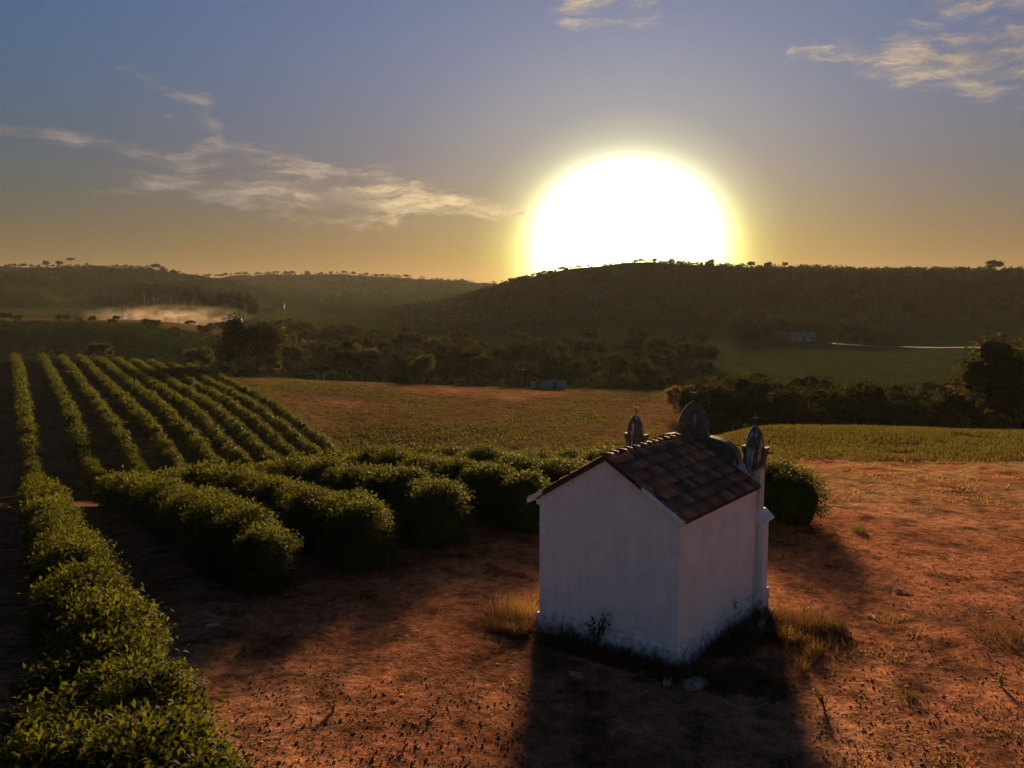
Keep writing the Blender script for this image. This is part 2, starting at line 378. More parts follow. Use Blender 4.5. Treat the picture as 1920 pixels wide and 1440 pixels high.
# ------------------------------------------------------------------ terrain
def S(y): return math.tan(PITCH + math.atan((y - 720) / F))      # fall of the sight line through image row y
COLS = {   # bearing (as a column of the 1920 px frame) : (depth, height) along it
 -200: [(0,.4),(16,0),(23,-1.1),(35,-3),(58,-5.8),(76,-8.5),(99,-6),(141,-3.5),(190,-2.5),(235,-6),(300,-1.5),(345,.5),(450,1),(520,6),(640,30),(760,24),(1000,44),(1300,20),(2000,20),(5000,10)],
   57: [(0,.4),(16,0),(23,-1.0),(35,-2.8),(58,-5.8),(80,-9),(99,-7.2),(141,-5.2),(190,-4.4),(235,-8),(300,-1.8),(345,.2),(450,-.8),(520,2),(650,24),(760,18),(1000,43),(1300,20),(2000,20),(5000,10)],
  170: [(0,.3),(17,0),(24,-.7),(35,-2.3),(58,-5.8),(78,-9),(99,-6.8),(135,-5.8),(190,-4.8),(235,-8),(300,-2),(345,-.4),(450,-1.5),(560,1),(660,8),(780,15),(1000,46),(1300,20),(2000,20),(5000,10)],
  275: [(0,.2),(20,0),(27,-.4),(35,-1.7),(47,-3.2),(64,-6.4),(75,-8.7),(98,-6.3),(125,-6.2),(150,-6.5),(185,-6.1),(235,-9),(300,-2.5),(345,-.8),(450,-2.5),(560,0),(660,5),(800,20),(1000,45),(1300,20),(2000,20),(5000,10)],
  445: [(0,.1),(23,0),(30,-.7),(36,-1.4),(42,-2.1),(50,-3.3),(66,-6.8),(80,-9.3),(93,-9.3),(107,-8.3),(125,-7.8),(165,-7.7),(190,-8.4),(240,-11),(300,-9),(380,-6),(450,-4),(520,-1),(700,8),(1000,25),(1250,14),(1550,53),(2000,25),(5000,10)],
  650: [(0,0),(25,0),(31,-.6),(38,-1.1),(48,-2.1),(66,-6.6),(80,-10.2),(104,-12.2),(140,-10.3),(175,-8.6),(230,-13),(300,-14),(400,-12),(600,-5),(800,0),(1050,8),(1250,20),(1550,51),(2000,25),(5000,10)],
  850: [(0,0),(28,0),(40,-.7),(48,-1.6),(62,-5.2),(80,-10),(104,-11.5),(140,-10.6),(185,-10.6),(230,-14),(300,-13),(400,-8),(500,-1),(600,6),(800,2),(1200,18),(1600,41),(2000,25),(5000,10)],
 1000: [(0,0),(36,-.3),(46,-1.6),(75,-8),(104,-10.8),(140,-10.6),(180,-11),(230,-13),(300,-11),(380,-6),(500,12),(620,27.5),(800,15),(1200,18),(1600,30),(2000,25),(5000,10)],
 1180: [(0,0),(36,-.4),(46,-1.4),(75,-6.5),(104,-9.5),(140,-10.5),(175,-11.3),(230,-13),(320,-10),(420,0),(540,20),(640,35.5),(850,22),(1600,30),(5000,10)],
 1330: [(0,0),(36,-.5),(50,-1.2),(68,-2.4),(100,-9),(140,-12.5),(200,-11.5),(330,-9.5),(420,0),(540,20),(630,34),(850,22),(1600,30),(5000,10)],
 1450: [(0,0),(36,-.5),(55,-1.2),(69,-1.5),(84,-4.5),(100,-9),(135,-13.5),(200,-11),(330,-9),(420,0),(620,31),(850,22),(1600,30),(5000,10)],
 1650: [(0,0),(36,-.4),(60,-1.3),(70,-1.7),(84,-5),(100,-10),(135,-14),(200,-10.8),(330,-10),(400,-4),(600,28.5),(850,20),(1600,25),(5000,10)],
 1920: [(0,0),(36,-.4),(60,-1.4),(71,-2.2),(85,-5.5),(105,-10),(140,-14),(200,-10.8),(330,-10),(400,-4),(580,28.5),(850,18),(1600,20),(5000,10)],
 2150: [(0,0),(36,-.4),(60,-1.4),(71,-2.2),(85,-5.5),(105,-10),(140,-14),(200,-11),(330,-10),(400,-4),(580,28),(850,18),(1600,20),(5000,10)],
}
def pchip(x, y, q):
    x = np.asarray(x, float); y = np.asarray(y, float); h = np.diff(x); d = np.diff(y) / h
    mm = np.zeros(len(x)); mm[0], mm[-1] = d[0], d[-1]
    for i in range(1, len(x) - 1):
        if d[i - 1] * d[i] > 0:
            w1, w2 = 2 * h[i] + h[i - 1], h[i] + 2 * h[i - 1]; mm[i] = (w1 + w2) / (w1 / d[i - 1] + w2 / d[i])
    k = np.clip(np.searchsorted(x, q) - 1, 0, len(h) - 1); t = (q - x[k]) / h[k]
    return ((2 * t**3 - 3 * t**2 + 1) * y[k] + (t**3 - 2 * t**2 + t) * h[k] * mm[k] + (-2 * t**3 + 3 * t**2) * y[k + 1] + (t**3 - t**2) * h[k] * mm[k + 1])
YG = np.concatenate([[0], np.geomspace(8, 5000, 500)])
_cx = np.array(sorted(COLS)); _tab = np.array([pchip(*zip(*COLS[c]), YG) for c in _cx])
_taz = np.arctan((_cx - 960) / F)
AZF = np.linspace(_taz[0], _taz[-1], 240)
_fine = np.array([np.interp(AZF, _taz, _tab[:, j]) for j in range(len(YG))]).T
_k = np.exp(-0.5 * (np.arange(-14, 15) / 5.0) ** 2); _k /= _k.sum()
_pad = np.pad(_fine, ((14, 14), (0, 0)), 'edge')
ZTAB = sum(_k[i] * _pad[i:i + len(AZF)] for i in range(29))
def zground(x, y, rough=True):
    x = np.asarray(x, float); y = np.asarray(y, float)
    r = np.hypot(x, y); az = np.clip(np.arctan2(x, y), AZF[0], AZF[-1]); d = np.clip(r * np.cos(az), 0, 4999)
    fa = (az - AZF[0]) / (AZF[1] - AZF[0]); i = np.clip(fa.astype(int), 0, len(AZF) - 2); fa = fa - i
    j = np.clip(np.searchsorted(YG, d) - 1, 0, len(YG) - 2); fd = (d - YG[j]) / (YG[j + 1] - YG[j])
    z = (ZTAB[i, j] * (1 - fa) + ZTAB[i + 1, j] * fa) * (1 - fd) + (ZTAB[i, j + 1] * (1 - fa) + ZTAB[i + 1, j + 1] * fa) * fd
    if rough:
        z = z + (fbm(x / 5, y / 5, 3, 3) - .5) * .22 * sstep(r, 3, 12) * (1 - .0 * r)
        z = z + (fbm(x / 1.1, y / 1.1, 9, 2) - .5) * .07 * (1 - sstep(r, 40, 90))
        z = z + (fbm(x / 45, y / 45, 5, 4) - .5) * np.interp(r, [60, 200, 500, 1000, 3000], [0, .9, 4, 10, 25])
    return z
def gz(x, y): return float(zground(np.array([x]), np.array([y]))[0])
def ground_at(px, py, Y0=8, Y1=1500):
    """first point of the ground on the sight line through a pixel"""
    v = pix_dir(px, py); ys = np.geomspace(Y0, Y1, 900); xs = v.x / v.y * ys
    z = zground(xs, ys); ln = CH + v.z / v.y * ys; k = np.argmax(z >= ln)
    return Vector((float(xs[k]), float(ys[k]), float(z[k])))
def at_depth(px, Y):
    x = (px - 960) / F * Y * 1.0
    return x

ROWD = np.array([-.51, .86]); ROWD = ROWD / np.linalg.norm(ROWD); ROWN = np.array([ROWD[1], -ROWD[0]])
ROW_S = [1.6, 6.6, 10.3, 13.9, 17.5, 21.1, 24.7, 28.3, 31.9, 35.5, 0.6]

def build_terrain():
    a0 = math.radians(36)
    az = np.concatenate([np.linspace(-a0, a0, 400), np.linspace(a0, 2 * math.pi - a0, 80)[1:-1]])
    r = np.concatenate([[.4], np.geomspace(3, 2900, 540)])
    A, R = np.meshgrid(az, r); X, Y = R * np.sin(A), R * np.cos(A); Z = zground(X.ravel(), Y.ravel()).reshape(X.shape)
    na, nr = len(az), len(r)
    # ---- what grows or lies where
    s = X * ROWN[0] + Y * ROWN[1]
    red = np.array([.25, .105, .057]); pale = np.array([.34, .165, .092]); straw = np.array([.27, .185, .085]); grass = np.array([.066, .058, .018])
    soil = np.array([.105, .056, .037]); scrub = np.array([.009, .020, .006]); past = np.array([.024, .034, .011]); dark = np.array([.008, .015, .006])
    n1 = fbm(X / 6, Y / 6, 21, 4); n2 = fbm(X / 1.7, Y / 1.7, 31, 3); n3 = fbm(X / 30, Y / 30, 41, 4); n4 = fbm(X / 120, Y / 120, 51, 4)
    def mixc(c, k, d): return c * (1 - k[..., None]) + d * k[..., None]
    C = np.ones(X.shape + (3,)) * red
    C = mixc(C, sstep(n1, .50, .72) * .8, pale); C = mixc(C, sstep(n2, .55, .75) * .5, soil)
    azd = np.degrees(np.arctan2(X, Y))
    # right-hand plateau: tufted dry grass, then the green strip along its edge
    rt = sstep(azd, 7, 14)
    C = mixc(C, rt * sstep(R + 10 * (n1 - .5), 38, 52) * sstep(n2, .38, .62) * .75, straw)
    C = mixc(C, rt * sstep(R + 8 * (n1 - .5), 56, 64), grass)
    # open field across the hollow
    fld = sstep(R, 60, 85) * (1 - rt)
    C = mixc(C, fld * sstep(n3, .16, .40) * .95, np.array([.095, .064, .025])); C = mixc(C, fld * sstep(fbm(X / 14, Y / 14, 77, 3), .5, .68) * .8, grass)
    # plantation soil
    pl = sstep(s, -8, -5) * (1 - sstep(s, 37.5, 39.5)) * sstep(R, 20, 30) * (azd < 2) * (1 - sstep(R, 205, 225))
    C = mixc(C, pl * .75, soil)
    # valley, pasture, woods and hills beyond
    far = sstep(R + 30 * (n3 - .5), 185, 215); C = mixc(C, far, scrub)
    C = mixc(C, far * sstep(n4, .48, .62) * .8, past)
    vf = far * sstep(azd, 10, 13) * (1 - sstep(R, 345, 385)); C = mixc(C, vf, np.array([.026, .036, .013]))
    lf = far * (1 - sstep(azd, -13, -9)) * sstep(R, 375, 400) * (1 - sstep(R, 470, 520)); C = mixc(C, lf * .9, np.array([.10, .065, .026]))
    hl = sstep(R, 480, 560); C = mixc(C, hl * sstep(fbm(X / 50, Y / 50, 66, 4), .42, .6) * .7, dark)
    C = mixc(C, hl * (1 - sstep(azd, -16, -12)) * (1 - sstep(R, 640, 760)) * .7, np.array([.05, .06, .018]))
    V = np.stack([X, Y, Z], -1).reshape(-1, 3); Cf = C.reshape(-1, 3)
    m, nt, N, L, P = new_mat('ground_cover')
    at = N.new('ShaderNodeAttribute'); at.attribute_name = 'cover'
    g = N.new('ShaderNodeNewGeometry'); pos = g.outputs['Position']
    f1 = noise_node(N, L, 3.2, 8, .68, vec=pos); f2 = noise_node(N, L, 14, 6, .7, vec=pos); f3 = noise_node(N, L, .25, 8, .7, vec=pos)
    k1 = ramp_node(N, L, f1.outputs['Fac'], [(.30, (.34, .36, .36)), (.5, (.95, .95, .95)), (.72, (1.7, 1.6, 1.48))])
    k2 = ramp_node(N, L, f2.outputs['Fac'], [(.3, (.55, .55, .55)), (.5, (1, 1, 1)), (.7, (1.5, 1.45, 1.35))])
    k3 = ramp_node(N, L, f3.outputs['Fac'], [(.3, (.65, .65, .65)), (.7, (1.35, 1.35, 1.35))])
    f4 = noise_node(N, L, .85, 5, .6, vec=pos); k4 = ramp_node(N, L, f4.outputs['Fac'], [(.36, (.42, .44, .46)), (.48, (1, 1, 1)), (.7, (1.25, 1.2, 1.15))])
    c = mix_node(N, L, 1.0, at.outputs['Color'], k4.outputs[0], 'MULTIPLY')
    c = mix_node(N, L, 1.0, c, k1.outputs[0], 'MULTIPLY'); c = mix_node(N, L, 1.0, c, k2.outputs[0], 'MULTIPLY'); c = mix_node(N, L, 1.0, c, k3.outputs[0], 'MULTIPLY')
    L.new(c, P.inputs['Base Color']); P.inputs['Roughness'].default_value = 1.0; P.inputs['Specular IOR Level'].default_value = 0
    b1 = N.new('ShaderNodeBump'); b1.inputs['Strength'].default_value = .55; b1.inputs['Distance'].default_value = .22; L.new(f1.outputs['Fac'], b1.inputs['Height'])
    b2 = N.new('ShaderNodeBump'); b2.inputs['Strength'].default_value = .5; b2.inputs['Distance'].default_value = .03; L.new(f2.outputs['Fac'], b2.inputs['Height']); L.new(b1.outputs[0], b2.inputs['Normal'])
    L.new(b2.outputs[0], P.inputs['Normal'])
    ir = int(np.searchsorted(r, 470))
    def part(name, i0, i1, fan):
        ids = np.arange(i0 * na, (i1 + 1) * na); ii, jj = np.meshgrid(np.arange(i1 - i0), np.arange(na), indexing='ij')
        j2 = (jj + 1) % na
        q = np.stack([ii * na + jj, (ii + 1) * na + jj, (ii + 1) * na + j2, ii * na + j2], -1).reshape(-1, 4)
        v, cc = V[ids], Cf[ids]; fs = [q]
        if fan:
            v = np.vstack([v, [[0, 0, gz(0, .01)]]]); cc = np.vstack([cc, cc[:1]]); j = np.arange(na)
            fs.append(np.stack([np.full(na, len(v) - 1), j, (j + 1) % na], -1))
        # windings: make faces look up
        fs = [f[:, ::-1] for f in fs]
        me = np_mesh(name, v, fs, m, True)
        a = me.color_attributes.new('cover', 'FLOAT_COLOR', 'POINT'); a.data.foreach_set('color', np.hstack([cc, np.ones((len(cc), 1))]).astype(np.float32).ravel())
        return tag(link(name, me), kind='structure')
    part('ground', 0, ir, True); part('hills', ir, nr - 1, False)
build_terrain()

# ------------------------------------------------------------------ foliage
def unit(v): return v / (np.linalg.norm(v, axis=-1, keepdims=True) + 1e-9)
def leaves(soup, pos, axis, nrm, ln, wd, fine=False, droop=.25):
    n = len(pos); axis = unit(axis); side = unit(np.cross(axis, nrm)); up = np.cross(side, axis)
    ln = np.broadcast_to(ln, n)[:, None]; wd = np.broadcast_to(wd, n)[:, None]
    i = np.arange(n)[:, None]
    if fine:
        v = np.stack([pos, pos + axis * ln * .45 + side * wd * .5 + up * ln * .04, pos + axis * ln * .45 - side * wd * .5 + up * ln * .04,
                      pos + axis * ln * .5 - up * ln * .03, pos + axis * ln * .95 - up * ln * droop], 1).reshape(-1, 3)
        t = np.array([[0, 2, 3], [0, 3, 1], [3, 2, 4], [1, 3, 4]])
        soup.add(v, (i[:, :, None] * 5 + t[None]).reshape(-1, 3))
    else:
        v = np.stack([pos, pos + axis * ln * .5 + side * wd * .5, pos + axis * ln - up * ln * droop, pos + axis * ln * .5 - side * wd * .5], 1).reshape(-1, 3)
        soup.add(v, i * 4 + np.array([[0, 3, 2, 1]]))
def ball(soup, c, rad, g, nu=9, nv=6, amp=.18):
    th = np.linspace(0, 2 * math.pi, nu, endpoint=False); ph = np.linspace(-1.35, 1.5, nv)
    T, Pp = np.meshgrid(th, ph); k = 1 + amp * (g.random(T.shape) - .5) * 2
    v = np.stack([np.cos(T) * np.cos(Pp) * k * rad[0] + c[0], np.sin(T) * np.cos(Pp) * k * rad[1] + c[1], np.sin(Pp) * k * rad[2] + c[2]], -1).reshape(-1, 3)
    q = [[a * nu + b, a * nu + (b + 1) % nu, (a + 1) * nu + (b + 1) % nu, (a + 1) * nu + b] for a in range(nv - 1) for b in range(nu)]
    soup.add(v, q)

def bush_soup(seed, n, ln, fine, sp=None, off=(0, 0, 0), scale=1.0, core=True):
    g = np.random.default_rng(seed); sp = sp or Soup(); off = np.array(off)
    nc = 110 if fine else 46
    th = g.random(nc) * 2 * math.pi; h = g.random(nc) ** .8 * 1.9 + .06
    lump = 1 + .12 * np.sin(th * 3 + g.random() * 6) + .10 * np.sin(th * 5 + h * 3 + g.random() * 6)
    R = np.clip(1 - (h / 2.06) ** 4.0, 0, 1) ** .5 * .92 * lump * (.84 + .16 * sstep(h, 0, .7))
    top = g.random(nc) < .22; R = np.where(top, R * np.sqrt(g.random(nc)), R)
    C = np.stack([R * np.cos(th), R * np.sin(th), np.where(top, 1.98 * np.clip(1 - (R / 1.06) ** 3.0, .05, 1) ** .5, h)], 1)
    out = unit(np.stack([np.cos(th), np.sin(th), np.where(top, 1.4, .25 + h * .25)], 1))
    k = g.integers(0, nc, n)
    sd = .15 if fine else .19
    pos = C[k] + g.normal(0, 1, (n, 3)) * np.array([sd, sd, sd * .8]); pos[:, 2] = np.clip(pos[:, 2], .05, 2.35)
    ax = out[k] + g.normal(0, .6, (n, 3)) + np.array([0, 0, -.25]); nr = np.array([0, 0, 1.]) + out[k] * .6 + g.normal(0, .45, (n, 3))
    leaves(sp, (pos * scale + off), ax, nr, ln * (.7 + .6 * g.random(n)) * scale, ln * .46 * (.8 + .4 * g.random(n)) * scale, fine, .3)
    if core: ball(sp, np.array([0, 0, .88]) * scale + off, np.array([.78, .78, .96]) * scale, g, 10, 7, .15)
    return sp
def stem_mesh():
    sp = Soup()
    for k in range(3):
        a = k * 2.1; tube_np(sp, [(0.05 * math.cos(a), .05 * math.sin(a), -.15), (.1 * math.cos(a), .1 * math.sin(a), .5), (.25 * math.cos(a), .25 * math.sin(a), 1.2)], [.035, .028, .015], 5)
    return sp.mesh('stem', M['bark'])
NEARB = [bush_soup(100 + i, 5200, .125, True).mesh('foliage', M['coffee']) for i in range(5)]
MIDB = [bush_soup(200 + i, 1500, .20, False).mesh('foliage', M['coffee']) for i in range(5)]
STEM = stem_mesh()

def solve_far(s, y): return ((s - ROWN[1] * y) / ROWN[0], y)
def build_rows():
    spots = []   # x, y, row index, block
    near_end_y = {0: 9.5, 1: 25.4, 2: 28.4, 3: 31.2, 4: 32.9, 5: 34.2, 6: 34.8, 7: 34.9, 8: 37.4}
    far_end_y = {0: 178, 1: 67, 2: 66, 3: 64, 4: 60, 5: 55, 6: 51, 7: 47.5, 8: 44}
    up0 = {1: 76, 2: 75, 3: 80, 4: 83, 5: 88, 6: 91, 7: 96, 8: 101, 9: 104}
    g = np.random.default_rng(5)
    def run(i, y0, y1, blk, step):
        y = y0 + .5
        while y < y1:
            x, yy = solve_far(ROW_S[i], y)
            spots.append((x + g.normal(0, .10), yy + g.normal(0, .12), i, blk)); y += step * (.88 + .24 * g.random()) * ROWD[1]
            if blk == 'upper' and g.random() < .012: y += 1.6
    for i in range(8):
        if i == 0: run(0, 9.5, 62, 'lower', 1.35); run(10, 9.0, 16, 'lower', 1.12); run(0, 62, 180, 'upper', 1.55)
        else: run(i, near_end_y[i], far_end_y[i], 'lower', 1.15)
    for i, y0 in up0.items(): run(i, y0, 184 + 1.5 * i, 'upper', 1.55)
    spots = [(x, y, i, b, math.hypot(x, y)) for x, y, i, b in spots]
    # sort by size in the picture; hidden dip behind the crest goes last
    vis = list(spots)
    vis.sort(key=lambda q: q[4])
    single, rest = vis[:295], vis[295:]
    word = ['first', 'second', 'third', 'fourth', 'fifth', 'sixth', 'seventh', 'eighth', 'ninth', 'tenth']
    firsts = {}
    for q in single:
        if q[3] == 'lower' and q[2] not in firsts: firsts[q[2]] = q
    for x, y, i, b, d in single:
        sc = .92 + .2 * g.random(); t = empty('coffee_bush', (x, y, gz(x, y) - .04), g.random() * 6.28)
        sc *= 1.04 if b == 'lower' else .86
        t.scale = (sc * (1.0 if b == 'lower' else .86), sc * (1.0 if b == 'lower' else .86), sc * (.94 + .14 * g.random()))
        fo = link('foliage', NEARB[g.integers(0, 5)] if d < 48 else MIDB[g.integers(0, 5)], t); st = link('stem', STEM, t)
        i = 0 if i == 10 else i
        if i == 0:
            lab = 'leafy green coffee bush in the long hedge row outermost from the chapel' if b == 'lower' else 'coffee bush in the far stretch of the outermost hedge row'
        elif b == 'lower':
            lab = 'dense coffee bush in the short %s hedge row on the chapel side' % word[i]
            if firsts.get(i) == (x, y, i, b, d): lab = 'coffee bush ending the %s hedge row, facing the bare dirt by the chapel' % word[i]
        else:
            lab = 'small coffee bush on the slope across the hollow, %s row from the outermost' % word[i]
        tag(t, lab, 'coffee bush', 'coffee bushes of %s row, %s' % (word[i], 'chapel side' if b == 'lower' else 'far slope'))
    sp = Soup()
    for k, (x, y, i, b, d) in enumerate(rest):
        bush_soup(5000 + k, 300, .30, False, sp, (x, y, gz(x, y) - .04), .72 + .2 * g.random())
    tag(link('distant_coffee_rows', sp.mesh('distant_coffee_rows', M['coffee'])), 'far ends of the coffee hedge rows merging on the slope crest', 'coffee plants', kind='stuff')
build_rows()

# trees: tapered trunk with limbs, crown of leaf clumps; unit height 1 before scaling
def tree_meshes(seed, kind, mat, n=2600):
    g = np.random.default_rng(seed); tr, cr = Soup(), Soup()
    spec = dict(round=(.18, .62, .46, .40, 22), tall=(.35, .68, .20, .34, 16), umbrella=(.5, .80, .48, .14, 12), shrub=(.06, .52, .55, .44, 18), airy=(.3, .66, .34, .30, 14))[kind]
    t0, cz, cw, chh, nb = spec
    bend = g.normal(0, .03, 2)
    tube_np(tr, [(0, 0, -.06), (bend[0] * .4, bend[1] * .4, t0 * .6), (bend[0], bend[1], cz), (bend[0] * 1.3, bend[1] * 1.3, min(.93, cz + chh * .6))], [.035, .028, .017, .005], 7)
    B = []
    for k in range(nb):
        a = g.random() * 6.28; e = g.uniform(-.55, 1.0); rr = g.uniform(.5, .95)
        c = np.array([math.cos(a) * math.cos(e) * cw * rr, math.sin(a) * math.cos(e) * cw * rr, cz + math.sin(e) * chh * rr]); B.append(c)
        if k % 2 == 0:
            s0 = np.array([bend[0], bend[1], t0 + (cz - t0) * g.random()]); tube_np(tr, [s0, (s0 + c) / 2 + [0, 0, .02], c], [.013, .009, .003], 5)
    B = np.array(B); rad = (cw if kind != 'umbrella' else cw * .62) * g.uniform(.26, .48, nb)
    flat = .5 if kind == 'umbrella' else .82
    k = g.integers(0, nb, n); d = unit(g.normal(0, 1, (n, 3))); q = d * (rad[k] * (.55 + .5 * g.random(n) ** .6))[:, None]; q[:, 2] *= flat
    pos = B[k] + q; ls = .058 if n < 1500 else .042
    leaves(cr, pos, d + g.normal(0, .5, (n, 3)) + [0, 0, -.2], d * .6 + [0, 0, .8] + g.normal(0, .5, (n, 3)), ls * g.uniform(.7, 1.4, n), ls * .75, False, .2)
    for c, r_ in zip(B, rad): ball(cr, c, np.array([r_, r_, r_ * flat]) * .62, g, 7, 5, .2)
    return tr.mesh('trunk', M['bark']), cr.mesh('crown', M[mat])
TREES = {}
for kind, mat, cnt in (('round', 'tree', 3), ('round', 'tree_dark', 3), ('tall', 'tree', 2), ('tall', 'tree_dark', 2), ('airy', 'tree', 2), ('airy', 'tree_yellow', 2), ('airy', 'tree_dark', 2), ('round', 'tree_yellow', 1), ('umbrella', 'tree_dark', 2),
                       ('shrub', 'tree', 2), ('shrub', 'tree_dark', 2), ('round', 'tree_brown', 1), ('shrub', 'tree_yellow', 1)):
    TREES[kind, mat] = [tree_meshes(hash((len(TREES), i)) % 9999 + 31, kind, mat, 5200 if (kind == 'round' and i == 0) else 2400) for i in range(cnt)]
tg = np.random.default_rng(77)
def put_tree(name, x, y, h, kind, mat, label, group=None, wide=1.0, var=None, cat='tree', sink=0.0):
    L_ = TREES[kind, mat]; a, b = L_[tg.integers(0, len(L_)) if var is None else var]
    t = empty(name, (x, y, gz(x, y) - sink), tg.random() * 6.28); t.scale = (h * wide, h * wide, h)
    link('trunk', a, t); link('crown', b, t); tag(t, label, cat, group); return t
def tree_px(name, px, ytop, Y, kind, mat, label, group=None, wide=1.0, var=None, cat='tree', hmin=1.5):
    x = (px - 960) / F * Y; h = max(hmin, CH - S(ytop) * Y - gz(x, Y))
    return put_tree(name, x, Y, h, kind, mat, label, group, wide, var, cat)

# ------------------------------------------------------------------ chapel
CHX = Vector((4.30, 21.37)) * (CH / 9.5); YAW = .643
CW, CL, HP, HE, HA = 4.15, 5.0, .42, 3.64, 4.90
def build_chapel():
    ux = Vector((math.cos(YAW), -math.sin(YAW))); uy = Vector((math.sin(YAW), math.cos(YAW)))
    o = CHX - ux * (CW / 2); zb = min(gz(*(o + ux * a * CW / 2 + uy * b)) for a in (-1, 1) for b in (0, CL))
    ch = empty('chapel', (o.x, o.y, 0.0), -YAW)
    tag(ch, 'small white plastered chapel with clay tile roof and curved front parapet', 'chapel')
    w = CW / 2; lo = zb - .35
    # nave body: pentagon prism with slightly uneven plaster
    bm = bmesh.new(); bm_prism(bm, [(-w, HP - .02), (w, HP - .02), (w, HE), (0, HA), (-w, HE)], 0, CL)
    bmesh.ops.subdivide_edges(bm, edges=[e for e in bm.edges if e.calc_length() > 1.0], cuts=14, use_grid_fill=True)
    for v in bm.verts: v.co += Vector((random.uniform(-1, 1), random.uniform(-1, 1), 0)) * .004
    link('wall', bm_mesh('wall', bm, M['plaster']), ch)
    # plinth with a crumbled upper edge
    bm = bmesh.new(); bm_box(bm, -w - .06, w + .06, -.06, CL - .01, lo, HP, .02)
    bmesh.ops.subdivide_edges(bm, edges=[e for e in bm.edges if e.calc_length() > .6], cuts=24, use_grid_fill=True)
    for v in bm.verts:
        k = fbm(np.array([v.co.x * 3 + 5]), np.array([v.co.y * 3 + v.co.z * 4]), 8, 3)[0] - .5
        v.co.z += k * .10; v.co.x += k * .05; v.co.y += k * .05
    link('plinth', bm_mesh('plinth', bm, M['plinth']), ch)
    # eave mouldings along the side walls
    for sx in (-1, 1):
        bm = bmesh.new()
        d1, d2 = (.09, .17) if sx < 0 else (.035, .06)
        bm_box(bm, min(sx * (w + .001), sx * (w + d1)), max(sx * (w + .001), sx * (w + d1)), -.03, CL - .02, HE - .20, HE - .095, .01)
        bm_box(bm, min(sx * (w + .001), sx * (w + d2)), max(sx * (w + .001), sx * (w + d2)), -.04, CL - .02, HE - .093, HE - .045, .01)
        link('cornice', bm_mesh('cornice', bm, M['plaster']), ch)
    # ---- roof
    rise = HA - HE; pit = math.atan2(rise, w); cs, sn = math.cos(pit), math.sin(pit)
    rid = HA + .10; ovx = {-1: .30, 1: .15}
    bm = bmesh.new()
    pts = [(-(w + ovx[-1]) , rid - (w + ovx[-1]) * math.tan(pit)), (0, rid), (w + ovx[1], rid - (w + ovx[1]) * math.tan(pit))]
    low = [(x, z - .075) for x, z in pts][::-1]
    bm_prism(bm, pts + low, -.13, CL - .06)
    roof = link('roof', bm_mesh('roof', bm, M['deck']), ch); roof['label'] = 'weathered clay tile gable roof with mossy tiles'
    TL, TW = .42, .262
    def tile_mesh(seed):
        g = random.Random(seed); sp = Soup(); nx = 14; prof = []
        for k in range(nx + 1):
            u = k / nx; prof.append((u - .5, .030 * abs(math.sin(u * math.pi * 3)) ** .8 + (.006 if k in (0, nx) else 0)))
        v = []
        for xx, zz in ((0, 0), (TL, .0)):
            for dz in (0, -.016): v += [(xx, u * TW * .985, h + zz + dz) for u, h in prof]
        n = nx + 1; q = []
        for k in range(nx):
            q += [[k, k + 1, 2 * n + k + 1, 2 * n + k], [n + k + 1, n + k, 3 * n + k, 3 * n + k + 1], [2 * n + k, 2 * n + k + 1, 3 * n + k + 1, 3 * n + k], [k + 1, k, n + k, n + k + 1]]
        q += [[0, 2 * n, 3 * n, n], [nx, n + nx, 3 * n + nx, 2 * n + nx]]
        sp.add(v, q); return sp.mesh('tile', M['tile'])
    TM = [tile_mesh(1)]
    for sx in (1, -1):
        slope = (w + ovx[sx]) / cs; nrow = 7; ex = slope / nrow; ncol = int((CL - .02) / TW)
        for c in range(nrow):
            for k in range(ncol):
                t = link('tile', TM[0], roof)
                # local x of the tile runs down the slope; lower end lies proud over the course below
                d0 = c * ex - .03 + random.gauss(0, .006); y = -.12 + (k + .5) * TW + random.gauss(0, .003)
                px = sx * d0 * cs; pz = rid - d0 * sn + .022
                tilt = pit - .062 + random.gauss(0, .012)
                if sx > 0: t.matrix_local = Matrix.Translation((px, y, pz)) @ Matrix.Rotation(tilt, 4, 'Y') @ Matrix.Rotation(random.gauss(0, .012), 4, 'Z')
                else: t.matrix_local = Matrix.Translation((px, y, pz)) @ Matrix.Rotation(math.pi, 4, 'Z') @ Matrix.Rotation(tilt, 4, 'Y')
    # ridge tiles
    sp = Soup(); seg = 9; v = []
    for xx, rr in ((0, .145), (.44, .115)):
        for dr in (0, -.016): v += [((rr + dr) * math.cos(math.pi * k / (seg - 1)), xx, (rr + dr) * math.sin(math.pi * k / (seg - 1)) * .8) for k in range(seg)]
    q = []
    for k in range(seg - 1):
        q += [[k, k + 1, 2 * seg + k + 1, 2 * seg + k], [seg + k + 1, seg + k, 3 * seg + k, 3 * seg + k + 1], [k + 1, k, seg + k, seg + k + 1], [2 * seg + k, 2 * seg + k + 1, 3 * seg + k + 1, 3 * seg + k]]
    q += [[0, 2 * seg, 3 * seg, seg], [seg - 1, 2 * seg - 1, 4 * seg - 1, 3 * seg - 1]]
    sp.add(v, q); RM = sp.mesh('ridge_tile', M['tile'])
    nrt = 14; stp = (CL - .05) / nrt
    for k in range(nrt):
        t = link('ridge_tile', RM, roof); t.location = (random.gauss(0, .012), -.15 + k * stp, rid - .005 + random.gauss(0, .006)); t.rotation_euler = (math.radians(-2.2), 0, random.gauss(0, .03))
